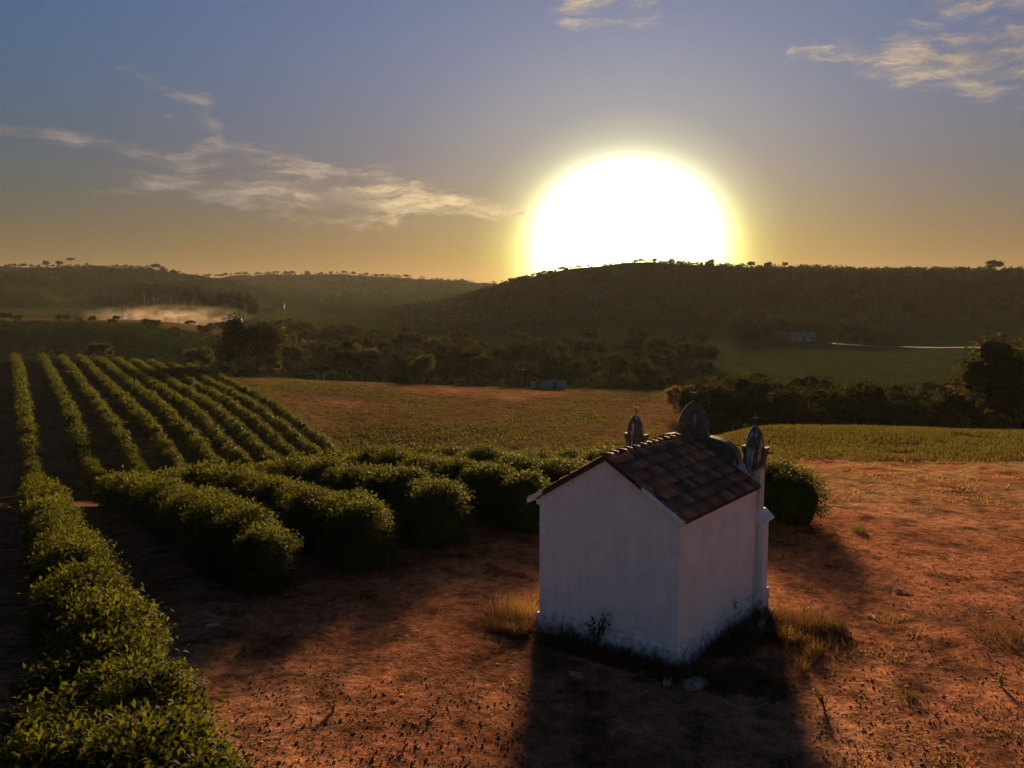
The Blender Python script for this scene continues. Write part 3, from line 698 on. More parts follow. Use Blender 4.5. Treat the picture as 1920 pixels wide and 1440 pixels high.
    # white mortar verge on the back gable, broken off higher up
    for sx, a0, a1 in ((1, .50, 1.0), (-1, .80, 1.0)):
        bm = bmesh.new(); n = 18; prev = None; S_ = (w + ovx[sx])
        rings = []
        for k in range(n + 1):
            u = (a0 + (a1 - a0) * k / n) * S_; x = sx * u; z = rid - u * math.tan(pit)
            th = .035 + random.uniform(-.008, .010) + (.0 if k > 1 else -.012)
            y0, y1 = -.175 + random.uniform(-.008, .008), -.02
            rings.append([bm.verts.new(p) for p in ((x, y0, z - .075), (x, y0, z + th), (x, y1, z + th + .012), (x, y1, z - .075))])
        for a, b in zip(rings, rings[1:]):
            for k in range(4): bm.faces.new((a[k], a[(k + 1) % 4], b[(k + 1) % 4], b[k]))
        bm.faces.new(rings[0]); bm.faces.new(rings[-1][::-1])
        link('verge_mortar', bm_mesh('verge_mortar', bm, M['plaster']), roof)
    # ---- front wall with curved parapet
    fw = w + .10; y0, y1 = CL, CL + .34
    right = [(fw, HP + .2), (fw, 3.9), (fw + .02, 4.25), (fw + .10, 4.62), (fw + .16, 4.74), (fw + .03, 4.74), (fw - .10, 4.60), (fw - .36, 4.60), (fw - .50, 4.74), (fw - .60, 4.74), (fw - .53, 4.50), (fw - .52, 4.28),
             (fw - .58, 4.20), (fw - .66, 4.26)]
    nC = 10
    for k in range(nC + 1):     # convex quarter-round shoulder
        a = math.pi / 2 * k / nC; right.append((.46 + (fw - 1.16) * math.cos(a), 4.30 + .60 * math.sin(a)))
    right.append((.44, 4.95))
    poly = right + [(-x, z) for x, z in right[::-1]]
    bm = bmesh.new(); bm_prism(bm, poly, y0, y1)
    fac = link('facade', bm_mesh('facade', bm, M['facade']), ch); fac['label'] = 'curved front parapet wall with stained weathered plaster'
    for sx in (-1, 1):      # corner pilasters with a sloping cap and a foot block
        bm = bmesh.new(); xa, xb = sorted((sx * (fw - .42), sx * (fw + .13)))
        bm_box(bm, xa, xb, y0 + .01, y1 + .10, lo, 2.62, .012)
        xa, xb = sorted((sx * (fw - .44), sx * (fw + .19)))
        bm_box(bm, xa, xb, y0 - .02, y1 + .14, lo, HP + .12, .02)
        bm_prism(bm, [(sx * (fw + .003), 2.90), (sx * (fw + .27), 2.66), (sx * (fw + .27), 2.62), (sx * (fw + .15), 2.54), (sx * (fw - .3), 2.54), (sx * (fw - .3), 2.9)], y0 - .03, y1 + .17)
        link('pilaster', bm_mesh('pilaster', bm, M['plinth']), fac)
    bm = bmesh.new(); bm_box(bm, -fw + .43, fw - .43, y0 + .005, y1 - .01, lo, HP + .25); link('front_wall_base', bm_mesh('front_wall_base', bm, M['plaster']), fac)
    for sx in (-1, 1):
        bm = bmesh.new(); bm_lathe(bm, [(.13, 3.9), (.19, 4.1), (.245, 4.4), (.265, 4.7), (.25, 4.92), (.20, 5.12), (.12, 5.27), (.05, 5.345), (0, 5.37)], 20, sx * (fw - .23), y0 + .10, 1.0)
        link('pinnacle', bm_mesh('pinnacle', bm, M['cap'], True), fac)
    bm = bmesh.new(); bm_lathe(bm, [(.40, 4.55), (.47, 4.8), (.50, 5.05), (.475, 5.3), (.40, 5.52), (.29, 5.70), (.15, 5.85), (.04, 5.93), (0, 5.94)], 24, 0, y0 + .14, .62)
    link('gable_cap', bm_mesh('gable_cap', bm, M['cap'], True), fac)
    for x, z, s in ((-(fw - .23), 5.35, 1), (fw - .23, 5.35, 1), (0, 5.92, 1.1)):
        bm = bmesh.new(); bm_box(bm, x - .012, x + .012, y0 + .09, y0 + .114, z - .05, z + .36 * s, .004); bm_box(bm, x - .09 * s, x + .09 * s, y0 + .092, y0 + .112, z + .22 * s, z + .244 * s, .004)
        link('cross', bm_mesh('cross', bm, M['iron']), fac)
    return ch
build_chapel()
def chl(lx, ly):      # chapel-local to world x, y
    o = CHX - Vector((math.cos(YAW), -math.sin(YAW))) * (CW / 2)
    return o.x + lx * math.cos(YAW) + ly * math.sin(YAW), o.y - lx * math.sin(YAW) + ly * math.cos(YAW)

# ------------------------------------------------------------------ things lying round the chapel
def plank(name, p0, p1, wd, th, label, curve=0.0, lift0=0.0, lift1=0.0, cat='plank', mat='wood'):
    a = Vector((p0.x, p0.y, gz(p0.x, p0.y) + th * .5 + lift0)); b = Vector((p1.x, p1.y, gz(p1.x, p1.y) + th * .5 + lift1))
    d = (b - a); L_ = d.length; bm = bmesh.new(); n = 8; side = Vector((0, 1, 0)); rings = []
    for k in range(n + 1):
        u = k / n; x = (u - .5) * L_; yb = curve * math.sin(math.pi * u); k2 = 1 + random.uniform(-.08, .08)
        rings.append([bm.verts.new((x, yb + sy * wd / 2 * k2, sz * th / 2)) for sy, sz in ((-1, -1), (1, -1), (1, 1), (-1, 1))])
    for r0, r1 in zip(rings, rings[1:]):
        for k in range(4): bm.faces.new((r0[k], r0[(k + 1) % 4], r1[(k + 1) % 4], r1[k]))
    bm.faces.new(rings[0]); bm.faces.new(rings[-1][::-1])
    o = link(name, bm_mesh(name, bm, M[mat])); o.location = (a + b) / 2; o.rotation_euler = d.to_track_quat('X', 'Z').to_euler(); return tag(o, label, cat)
G = ground_at
plank('wooden_board', G(1424, 1199), G(1446, 1152), .17, .05, 'curved weathered grey board leaning by the chapel front corner', .10, 0, .12, 'board')
plank('wooden_lath', G(1340, 1212), G(1418, 1164), .05, .03, 'long thin lath lying along the chapel side wall')
plank('wooden_lath', G(1376, 1186), G(1404, 1160), .05, .03, 'short thin lath lying between the long lath and the chapel wall')
plank('wood_scrap', G(386, 1178), G(412, 1173), .12, .06, 'short pale wood scrap on bare soil between the coffee rows', 0, 0, 0, 'wood')
plank('wood_scrap', G(1632, 1152), G(1640, 1164), .05, .04, 'small pale stick on the open red dirt', 0, 0, 0, 'stick')
def twig():
    sp = Soup(); P_ = [G(1350, 1312), G(1366, 1325), G(1390, 1332), G(1416, 1330), G(1440, 1322)]
    tube_np(sp, [(p.x, p.y, gz(p.x, p.y) + .025) for p in P_], [.012, .016, .016, .014, .006], 5); q = G(1424, 1318)
    p = P_[3]; tube_np(sp, [(p.x, p.y, p.z + .03), (q.x, q.y, gz(q.x, q.y) + .07)], [.010, .004], 5)
    tag(link('fallen_branch', sp.mesh('fallen_branch', M['wood'])), 'thin curved dry branch on the ground beyond the rubble', 'branch')
twig()
def rock(name, p, sx, sy, sz, seed, label, mat='stone', group=None, cat='stone'):
    g = random.Random(seed); bm = bmesh.new(); bmesh.ops.create_icosphere(bm, subdivisions=2, radius=1)
    for v in bm.verts:
        k = 1 + g.uniform(-.16, .16); v.co = Vector((v.co.x * sx * k, v.co.y * sy * k, max(-.6, min(.7, v.co.z * 1.2)) * sz * (1 + g.uniform(-.12, .12))))
    o = link(name, bm_mesh(name, bm, M[mat])); o.location = (p.x, p.y, gz(p.x, p.y) + sz * .22); o.rotation_euler = (g.uniform(-.1, .1), g.uniform(-.1, .1), g.uniform(0, 6)); return tag(o, label, cat, group)
rock('stone', G(1305, 1290), .30, .22, .20, 1, 'rounded pale stone, largest of the rubble by the chapel corner')
rock('stone', G(1252, 1277), .42, .14, .10, 2, 'long flat pale slab in the rubble by the chapel corner')
rock('stone', G(1232, 1271), .16, .10, .07, 3, 'small white chip at the end of the flat rubble slab')
rock('stone', G(1290, 1268), .18, .13, .10, 4, 'small angular stone between the flat slab and the chapel corner')
rock('stone', G(1262, 1260), .34, .12, .06, 5, 'thin broken slab touching the chapel corner')
rock('stone', G(1284, 1284), .14, .12, .09, 6, 'little dark stone wedged beside the largest rubble stone')
rock('stone', G(1080, 1268), .22, .12, .05, 7, 'flat dull stone in the shade of the chapel back wall')
rock('clod', G(372, 1174), .14, .11, .10, 8, 'dark red earth clod next to the pale wood scrap', 'clod', None, 'clod')
def rag():
    p = G(1690, 1113); g = random.Random(3); bm = bmesh.new(); n = 7; V = [[bm.verts.new(((i - 3) * .075 + g.uniform(-.03, .03), (j - 3) * .045 + g.uniform(-.02, .02), .02 + g.random() * .07)) for j in range(n)] for i in range(n)]
    for i in range(n - 1):
        for j in range(n - 1): bm.faces.new((V[i][j], V[i + 1][j], V[i + 1][j + 1], V[i][j + 1]))
    r = bmesh.ops.solidify(bm, geom=list(bm.faces), thickness=.006)
    o = link('rag', bm_mesh('rag', bm, M['rag'])); o.location = (p.x, p.y, gz(p.x, p.y)); o.rotation_euler = (0, 0, -.4); tag(o, 'crumpled pale rag lying on the open red dirt', 'rag')
rag()

# ------------------------------------------------------------------ grasses, weeds, litter
def blades(sp, x, y, h, lean, wd, g, zoff=0.0):
    n = len(x); z = zground(x, y) - .02 + zoff; a = g.random(n) * 6.28; b = g.random(n) * 6.28
    d = np.stack([np.cos(a), np.sin(a), np.zeros(n)], 1) * wd[:, None]; ln = np.stack([np.cos(b), np.sin(b), np.zeros(n)], 1) * (lean * h)[:, None]
    p = np.stack([x, y, z], 1); up = np.array([0, 0, 1.]) * h[:, None]
    v = np.stack([p - d, p + d, p + ln * .4 + up * .6 + d * .6, p + ln * .4 + up * .6 - d * .6, p + ln + up * (1 - .25 * lean[:, None])], 1).reshape(-1, 3); i = np.arange(n)[:, None]
    sp.add(v, i * 5 + np.array([[0, 1, 2, 3]]), i * 5 + np.array([[3, 2, 4]]))
def inside(x, y, pad=.0):
    c, s = math.cos(YAW), math.sin(YAW); o = CHX - Vector((c, -s)) * (CW / 2)
    lx = (x - o.x) * c - (y - o.y) * s; ly = (x - o.x) * s + (y - o.y) * c
    return (np.abs(lx) < CW / 2 + .08 + pad) & (ly > -.08 - pad) & (ly < CL + .5 + pad), lx, ly
def scatter(n, xlo, xhi, ylo, yhi, g, logy=True):
    y = np.exp(g.uniform(math.log(ylo), math.log(yhi), n)) if logy else g.uniform(ylo, yhi, n)
    return g.uniform(xlo, xhi, n) * y, y
def grasses():
    g = np.random.default_rng(11)
    # dry tufts on the plateau right of the chapel
    sp = Soup(); x, y = scatter(6500, -.05, .68, 13, 60, g); k = fbm(x / 6, y / 6, 21, 4); k2 = fbm(x / 2.2, y / 2.2, 61, 3)
    on = (k2 + .35 * sstep(y, 32, 48) > .62 + .10 * g.random(len(x))) & ~inside(x, y, .2)[0] & ((x * ROWN[0] + y * ROWN[1] > 40) | (x > 15) | (y < 26)); x, y = x[on], y[on]
    m_ = 15; sz = g.uniform(.05, .05 + .16 * g.random(len(x)), len(x)); X = np.repeat(x, m_) + g.normal(0, 1, len(x) * m_) * np.repeat(sz, m_) * 1.7; Y = np.repeat(y, m_) + g.normal(0, 1, len(x) * m_) * np.repeat(sz, m_) * 1.7
    H = np.repeat(sz, m_) * g.uniform(.5, 1.3, len(X)); blades(sp, X, Y, H, g.uniform(.3, 1.5, len(X)), .006 + .0004 * Y, g)
    tag(link('dry_grass', sp.mesh('dry_grass', M['straw'])), 'sparse tufts of dry yellow grass on the red dirt', 'grass', kind='stuff')
    # greener grass on the edge of the plateau and in the field
    sp = Soup(); x, y = scatter(42000, .16, .72, 52, 80, g, False); on = fbm(x / 4, y / 4, 13, 3) > .36 - .1; x, y = x[on], y[on]
    blades(sp, x, y, g.uniform(.12, .38, len(x)), g.uniform(.2, 1., len(x)), np.full(len(x), .03), g)
    x, y = scatter(26000, -.30, .22, 96, 185, g, False); on = fbm(x / 14, y / 14, 77, 3) > .50; x, y = x[on], y[on]; s = x * ROWN[0] + y * ROWN[1]; on = s > 39; x, y = x[on], y[on]
    blades(sp, x, y, g.uniform(.15, .45, len(x)), g.uniform(.2, 1., len(x)), np.full(len(x), .07), g)
    tag(link('field_grass', sp.mesh('field_grass', M['grass'])), 'olive green grass along the plateau edge and over the field', 'grass', kind='stuff')
    # dark tangled weeds in the lee of the chapel
    sp = Soup(); X, Y = [], []
    for (lx0, lx1, ly0, ly1, n) in ((-3.0, 2.4, -.85, -.05, 5200), (2.1, 4.6, -.6, 5.6, 12000), (-3.5, -2.1, -1.0, 3.0, 2600)):
        lx = g.uniform(lx0, lx1, n); ly = g.uniform(ly0, ly1, n)
        for a, b in zip(lx, ly): p = chl(a, b); X.append(p[0]); Y.append(p[1])
    X, Y = np.array(X), np.array(Y); on = ~inside(X, Y, .03)[0] & (fbm(X / .8, Y / .8, 5, 3) > .40); X, Y = X[on], Y[on]
    blades(sp, X, Y, g.uniform(.10, .55, len(X)) * (.5 + fbm(X / .6, Y / .6, 15, 2)), g.uniform(.2, 1.2, len(X)), np.full(len(X), .007), g)
    tag(link('tangled_weeds', sp.mesh('tangled_weeds', M['deadgrass'])), 'dark tangled weeds round the foot of the chapel walls', 'weeds', kind='stuff')
    # straw litter and dead leaves on the dirt
    sp = Soup(); x, y = scatter(26000, -.48, .68, 12, 46, g); on = ~inside(x, y, .05)[0] & (fbm(x / 2.5, y / 2.5, 91, 3) > .42); x, y = x[on], y[on]; n = len(x)
    a = g.random(n) * 6.28; ax = np.stack([np.cos(a), np.sin(a), g.normal(.02, .06, n)], 1); pos = np.stack([x, y, zground(x, y) + .006 + .008 * g.random(n)], 1)
    leaves(sp, pos, ax, np.array([0, 0, 1.]) + g.normal(0, .5, (n, 3)), g.uniform(.04, .16, n), g.uniform(.008, .030, n), False, .05)
    tag(link('straw_litter', sp.mesh('straw_litter', M['straw'])), 'straw and dead leaf litter strewn over the red dirt', 'litter', kind='stuff')
    # clods and gravel
    sp = Soup(); x, y = scatter(26000, -.45, .68, 12, 44, g); on = ~inside(x, y, .05)[0] & (fbm(x / 3.5, y / 3.5, 19, 3) + .22 * sstep(x / y, .2, .5) > .53); x, y = x[on], y[on]; n = len(x)
    z = zground(x, y); r = .008 + .030 * g.random(n) ** 3
    oct_ = np.array([[1, 0, 0], [0, 1, 0], [-1, 0, 0], [0, -1, 0], [0, 0, .8], [0, 0, -.6]]); tri = np.array([[0, 1, 4], [1, 2, 4], [2, 3, 4], [3, 0, 4], [1, 0, 5], [2, 1, 5], [3, 2, 5], [0, 3, 5]])
    v = oct_[None] * r[:, None, None] * g.uniform(.6, 1.4, (n, 6, 1)); an = g.random(n) * 6.28; ca, sa = np.cos(an)[:, None], np.sin(an)[:, None]
    v = np.stack([v[..., 0] * ca - v[..., 1] * sa, v[..., 0] * sa + v[..., 1] * ca, v[..., 2]], -1) + np.stack([x, y, z + r * .35], 1)[:, None]
    sp.add(v.reshape(-1, 3), (np.arange(n)[:, None, None] * 6 + tri[None]).reshape(-1, 3))
    tag(link('gravel', sp.mesh('gravel', M['clod'])), 'small red clods and gravel scattered on the dirt', 'gravel', kind='stuff')
grasses()

def grass_clump(px, py, h, n, spread, mat, label, cat='grass'):
    p = G(px, py); g = np.random.default_rng(int(px * 7 + py)); t = empty('grass_clump', (p.x, p.y, p.z)); sp = Soup()
    x = p.x + g.normal(0, spread, n); y = p.y + g.normal(0, spread, n); blades(sp, x, y, h * g.uniform(.4, 1.1, n), g.uniform(.15, .9, n), np.full(n, .007), g)
    v = sp.v[0] - np.array([p.x, p.y, p.z]); sp.v = [v]; o = link('blades', sp.mesh('blades', M[mat]), t); o['kind'] = 'stuff'; return tag(t, label, cat)
grass_clump(968, 1152, .6, 420, .38, 'straw', 'tall sunlit orange dry grass clump beside the chapel back corner')
grass_clump(995, 1165, .6, 240, .25, 'straw', 'low dry grass clump touching the chapel wall behind the tall orange clump')
grass_clump(1062, 1196, .85, 160, .18, 'deadgrass', 'thin dark tall grass against the chapel back wall')
grass_clump(1400, 1150, .6, 200, .22, 'deadgrass', 'dark grass clump at the stained foot of the chapel front pilaster')
grass_clump(1612, 1000, .35, 120, .15, 'grass', 'small green tuft casting a shadow past the last coffee bush')
grass_clump(1462, 1042, .28, 160, .28, 'straw', 'flat dry tuft on the dirt close to the chapel pilaster')
grass_clump(1705, 1312, .22, 160, .16, 'grass', 'small fresh green tuft on the bare red dirt')
grass_clump(1890, 1195, .32, 420, .55, 'deadgrass', 'wide dark weedy patch on the red dirt')
grass_clump(1520, 1210, .35, 260, .55, 'deadgrass', 'brown dry grass clump beyond the dark weeds beside the chapel')
grass_clump(1500, 1160, .3, 220, .5, 'deadgrass', 'brown dry grass clump near the leaning board')

def weed(px, py, h, nl, label, ll=.12, spread=.5, stems=5, mat='weed', name='weed'):
    p = G(px, py); g = np.random.default_rng(int(px + py * 3)); t = empty(name, (p.x, p.y, p.z - .02)); st, lf = Soup(), Soup()
    for k in range(stems):
        a = g.random() * 6.28; tip = np.array([math.cos(a) * spread * h * g.uniform(.2, 1), math.sin(a) * spread * h * g.uniform(.2, 1), h * g.uniform(.65, 1)])
        pts = np.array([[0, 0, 0], tip * .5 + [0, 0, .08 * h], tip]); tube_np(st, pts, [.012, .008, .003], 4); m_ = max(2, nl // stems); u = g.uniform(.3, 1.02, m_)
        pos = np.array([np.interp(u, [0, .5, 1], pts[:, c]) for c in range(3)]).T; d = unit(g.normal(0, 1, (m_, 3)) + [0, 0, .1]); leaves(lf, pos, d, np.array([0, 0, 1.]) + g.normal(0, .3, (m_, 3)), ll * g.uniform(.6, 1.3, m_), ll * .4, True, .3)
    link('stem', st.mesh('stem', M['bark']), t); link('leaves', lf.mesh('leaves', M[mat]), t); return tag(t, label, 'weed')
weed(1115, 1222, 1.15, 90, 'leafy shrub growing against the chapel back wall', .17, .45, 7, name='wall_shrub')
weed(1372, 1182, 1.3, 60, 'tall thin flowering weed against the chapel side wall', .07, .12, 3, 'deadgrass')
weed(1390, 1168, .9, 40, 'shorter thin weed next to the tall one at the chapel side wall', .07, .15, 3, 'deadgrass')
weed(1300, 1226, .55, 40, 'low spindly weed at the chapel near corner on the side wall', .06, .4, 5, 'deadgrass')
weed(1180, 1232, .45, 40, 'low spindly weed at the foot of the chapel back wall', .06, .4, 5, 'deadgrass')
weed(1480, 1222, .75, 70, 'dry spiky weed stalk standing in the dark weeds beside the chapel', .06, .1, 3, 'straw')
weed(1545, 1330, .5, 90, 'sunlit yellow weed on the dirt past the fallen branch', .09, .6, 8, 'weed')
weed(345, 1290, .55, 90, 'small yellow green weed between the coffee row and the bare soil', .10, .55, 8)
weed(372, 1300, .35, 40, 'smaller weed next to the yellow green weed by the coffee row', .09, .6, 5)
weed(625, 1335, .25, 60, 'low dark weed on the bare dirt before the chapel', .08, .9, 6, 'deadgrass')
weed(455, 1225, .22, 50, 'low dark weed by the pale wood scrap', .08, .9, 6, 'deadgrass')
weed(1880, 1290, .4, 60, 'weed with yellowish leaves at the dark weedy patch', .09, .6, 6)

# ------------------------------------------------------------------ trees of the valley
tree_px('broad_tree', 470, 598, 196, 'round', 'tree_dark', 'big dark rounded tree standing past the crest of the coffee field', None, 1.12, 0)
tree_px('broad_tree', 1945, 640, 108, 'round', 'tree', 'big bushy tree catching light above the dark tree belt', None, 1.1, 0)
tree_px('dry_tree', 1280, 722, 150, 'round', 'tree_brown', 'brown dry tree right behind the chapel gable cap', None, 1.0)
tree_px('broad_tree', 1600, 550, 470, 'round', 'tree_yellow', 'lone tall tree with pale top on the dark hillside', None, .9)
for px, yt in ((500, 660), (185, 640), (960 - 590, 650)):
    tree_px('bush', px, yt, 205, 'shrub', 'tree_yellow', 'pale green shrub just past the crest of the coffee field', 'shrubs at the field crest', 1.1, cat='shrub')
for k, (px, yt, Y, w_, kd) in enumerate(((120, 588, 335, 1.5, 'shrub'), (150, 594, 332, 1.2, 'shrub'), (175, 592, 340, 1.2, 'round'), (212, 598, 330, 1.2, 'shrub'), (285, 597, 325, 1.9, 'shrub'), (328, 612, 320, 1.4, 'shrub'),
                                       (358, 600, 345, 1.1, 'umbrella'), (382, 608, 340, 1.2, 'shrub'), (400, 602, 350, 1.3, 'shrub'), (15, 585, 340, 1.3, 'shrub'), (35, 592, 335, 1.4, 'shrub'), (425, 600, 380, 1.2, 'round'), (220, 594, 360, 1.2, 'shrub'))):
    tree_px('round_tree', px, yt, Y, kd, 'tree_dark' if kd in ('round', 'umbrella') or k % 3 == 0 else 'tree', 'rounded bush-like tree by the smoky field', 'trees along the smoky field', w_, hmin=2.5)
def forest(n, box, ymap, h0, h1, kinds, label, group, name, seed, wide=(1.0, 1.4)):
    g = np.random.default_rng(seed); pts = []; tries = 0
    while len(pts) < n and tries < n * 60:
        tries += 1; px = g.uniform(*box); Y = g.uniform(*ymap(px)); x = (px - 960) / F * Y
        if all((x - a) ** 2 + (Y - b) ** 2 > 16 for a, b in pts): pts.append((x, Y))
    for x, Y in pts:
        kd, mt = kinds[g.integers(0, len(kinds))]; put_tree(name, x, Y, g.uniform(h0, h1), kd, mt, label, group, g.uniform(*wide))
forest(130, (490, 905), lambda px: (np.interp(px, [490, 560, 900], [235, 205, 205]), np.interp(px, [490, 600, 760, 905], [420, 440, 380, 330])), 4.5, 10,
       [('round', 'tree'), ('round', 'tree_dark'), ('tall', 'tree'), ('airy', 'tree_yellow'), ('airy', 'tree'), ('shrub', 'tree_dark'), ('round', 'tree_dark')], 'tree in the mixed wood on the valley floor', 'trees of the valley wood', 'wood_tree', 3)
forest(40, (880, 1330), lambda px: (205, 330), 4, 8, [('round', 'tree_dark'), ('shrub', 'tree_dark'), ('shrub', 'tree')], 'low dark tree at the foot of the sunset hill', 'trees at the hill foot', 'foot_tree', 4)
forest(64, (1330, 2060), lambda px: (118, 152), 7.5, 10, [('round', 'tree_dark'), ('shrub', 'tree_dark'), ('round', 'tree_dark')], 'dark tree in the dense belt below the plateau edge', 'trees of the dark belt', 'belt_tree', 5, (1.0, 1.35))
forest(26, (1380, 1660), lambda px: (335, 400), 4, 9, [('round', 'tree_dark'), ('shrub', 'tree'), ('round', 'tree')], 'tree round the sheds across the green valley field', 'trees by the valley sheds', 'shed_tree', 6)
forest(34, (270, 480), lambda px: (np.interp(px, [270, 480], [660, 500]), np.interp(px, [270, 480], [720, 560])), 9, 15, [('tall', 'tree_dark'), ('round', 'tree_dark'), ('round', 'tree')], 'tree in the dark grove below the distant left hill', 'trees of the dark grove', 'grove_tree', 8, (.9, 1.2))

# trees standing on the skyline: found on the ridge in each bearing
def ridge_Y(px, lo, hi):
    ys = np.linspace(lo, hi, 500); xs = (px - 960) / F * ys; s = (zground(xs, ys) - CH) / ys; k = int(np.argmax(s)); return float(ys[k])
def sky_tree(px, hpx, kd, label, group, wide=1.0, lo=520, hi=1800, mat='tree_dark'):
    if kd == 'airy' or (kd == 'umbrella' and hpx < 16): kd = 'round'
    Y = ridge_Y(px, lo, hi) - 2; x = (px - 960) / F * Y; put_tree('skyline_tree', x, Y, max(1.5, hpx * Y / F), kd, mat, label, group, wide, sink=.3)
LL = 'small tree standing along the crest of the distant left hill'
for px, h, kd in ((3, 9, 'round'), (28, 6, 'shrub'), (36, 7, 'round'), (46, 6, 'shrub'), (53, 8, 'airy'), (66, 6, 'shrub'), (81, 6, 'airy'), (107, 6, 'airy'), (170, 6, 'round'), (218, 5, 'shrub'), (238, 6, 'round'), (226, 7, 'shrub'),
                  (310, 9, 'round'), (330, 7, 'airy'), (341, 5, 'round'), (265, 4, 'shrub')): sky_tree(px, h, kd, LL, 'trees on the left crest', 1.1, 850, 1150)
sky_tree(94, 13, 'round', 'thick dark tree, bulkiest on the crest of the distant left hill', None, 1.0, 850, 1150)
sky_tree(119, 13, 'umbrella', 'flat-topped tree next to the tallest one on the left crest', None, 1.0, 850, 1150)
sky_tree(140, 18, 'umbrella', 'tallest umbrella-shaped tree on the crest of the distant left hill', None, .9, 850, 1150)
sky_tree(298, 13, 'round', 'wide tree cluster past the highest point of the left crest', None, 1.4, 850, 1150)
g_ = np.random.default_rng(21)
for px in np.concatenate([np.linspace(392, 560, 24), np.linspace(580, 760, 14)]): sky_tree(px + g_.uniform(-3, 3), g_.uniform(3, 8), ['round', 'shrub', 'airy'][g_.integers(0, 3)], 'tiny tree on the hazy farthest ridge', 'trees on the farthest ridge', 1.3, 1300, 1800)
for px in np.concatenate([np.linspace(800, 1110, 46), np.linspace(1190, 1320, 16)]): sky_tree(px + g_.uniform(-3, 3), g_.uniform(3, 8), ['round', 'shrub', 'shrub'][g_.integers(0, 3)], 'small dark bush on the outline of the sunset hill', 'bushes on the sunset hill outline', 1.3, 480, 760)
for px, h, kd, lb in ((958, 11, 'round', 'round tree jutting from the rising flank of the sunset hill'), (1225, 9, 'round', 'dark tree nearest the sun on the sunset hill top'), (1257, 11, 'round', 'dark round tree on the sunset hill top past the sun'),
                      (1330, 12, 'airy', 'thin lone sapling on the sunset hill top'), (1405, 13, 'umbrella', 'first of three wide trees on the ridge past the sunset hill'), (1436, 12, 'round', 'middle of three wide trees on the ridge past the sunset hill'),
                      (1467, 10, 'umbrella', 'last of three wide trees on the ridge past the sunset hill'), (1798, 7, 'airy', 'tiny sapling beside the big lone ridge tree')): sky_tree(px, h, kd, lb, None, 1.2, 480, 760)
sky_tree(1857, 20, 'round', 'big lone round tree on the ridge of the dark hillside', None, 1.5, 480, 760)

def scrub():
    g = np.random.default_rng(31); sp = Soup()
    def lot(n, tx, Yr, size, dens):
        t = g.uniform(tx[0], tx[1], n); Y = g.uniform(Yr[0], Yr[1], n); x = t * Y; on = fbm(x / 40, Y / 40, 88, 3) > dens; x, Y = x[on], Y[on]; z = zground(x, Y); m_ = 26
        s = g.uniform(*size, len(x)); k = np.repeat(np.arange(len(x)), m_); d = unit(g.normal(0, 1, (len(k), 3))); d[:, 2] = np.abs(d[:, 2])
        pos = np.stack([x, Y, z], 1)[k] + d * s[k][:, None] * np.array([1, 1, 1.1]) * g.uniform(.5, 1, (len(k), 1)); leaves(sp, pos, d + g.normal(0, .5, d.shape), d + [0, 0, .6], s[k] * g.uniform(.5, .9, len(k)), s[k] * .5, False, .2)
    lot(3200, (.0, .68), (400, 640), (1.0, 2.2), .42)       # wooded hill under the sun and to its right
    lot(900, (-.14, .02), (420, 640), (1.2, 2.6), .40)
    lot(900, (-.64, -.28), (560, 1020), (1.5, 3.2), .50)
    lot(700, (-.32, -.02), (900, 1600), (2.5, 5), .45)
    lot(1100, (-.33, .22), (196, 330), (.6, 1.6), .35)      # undergrowth of the valley wood
    lot(700, (-.62, -.30), (215, 330), (.6, 1.1), .30)      # low dark crop past the coffee crest
    tag(link('hillside_scrub', sp.mesh('hillside_scrub', M['scrub'])), 'dark scrub and woodland covering the hillsides and valley', 'scrub', kind='stuff')
scrub()

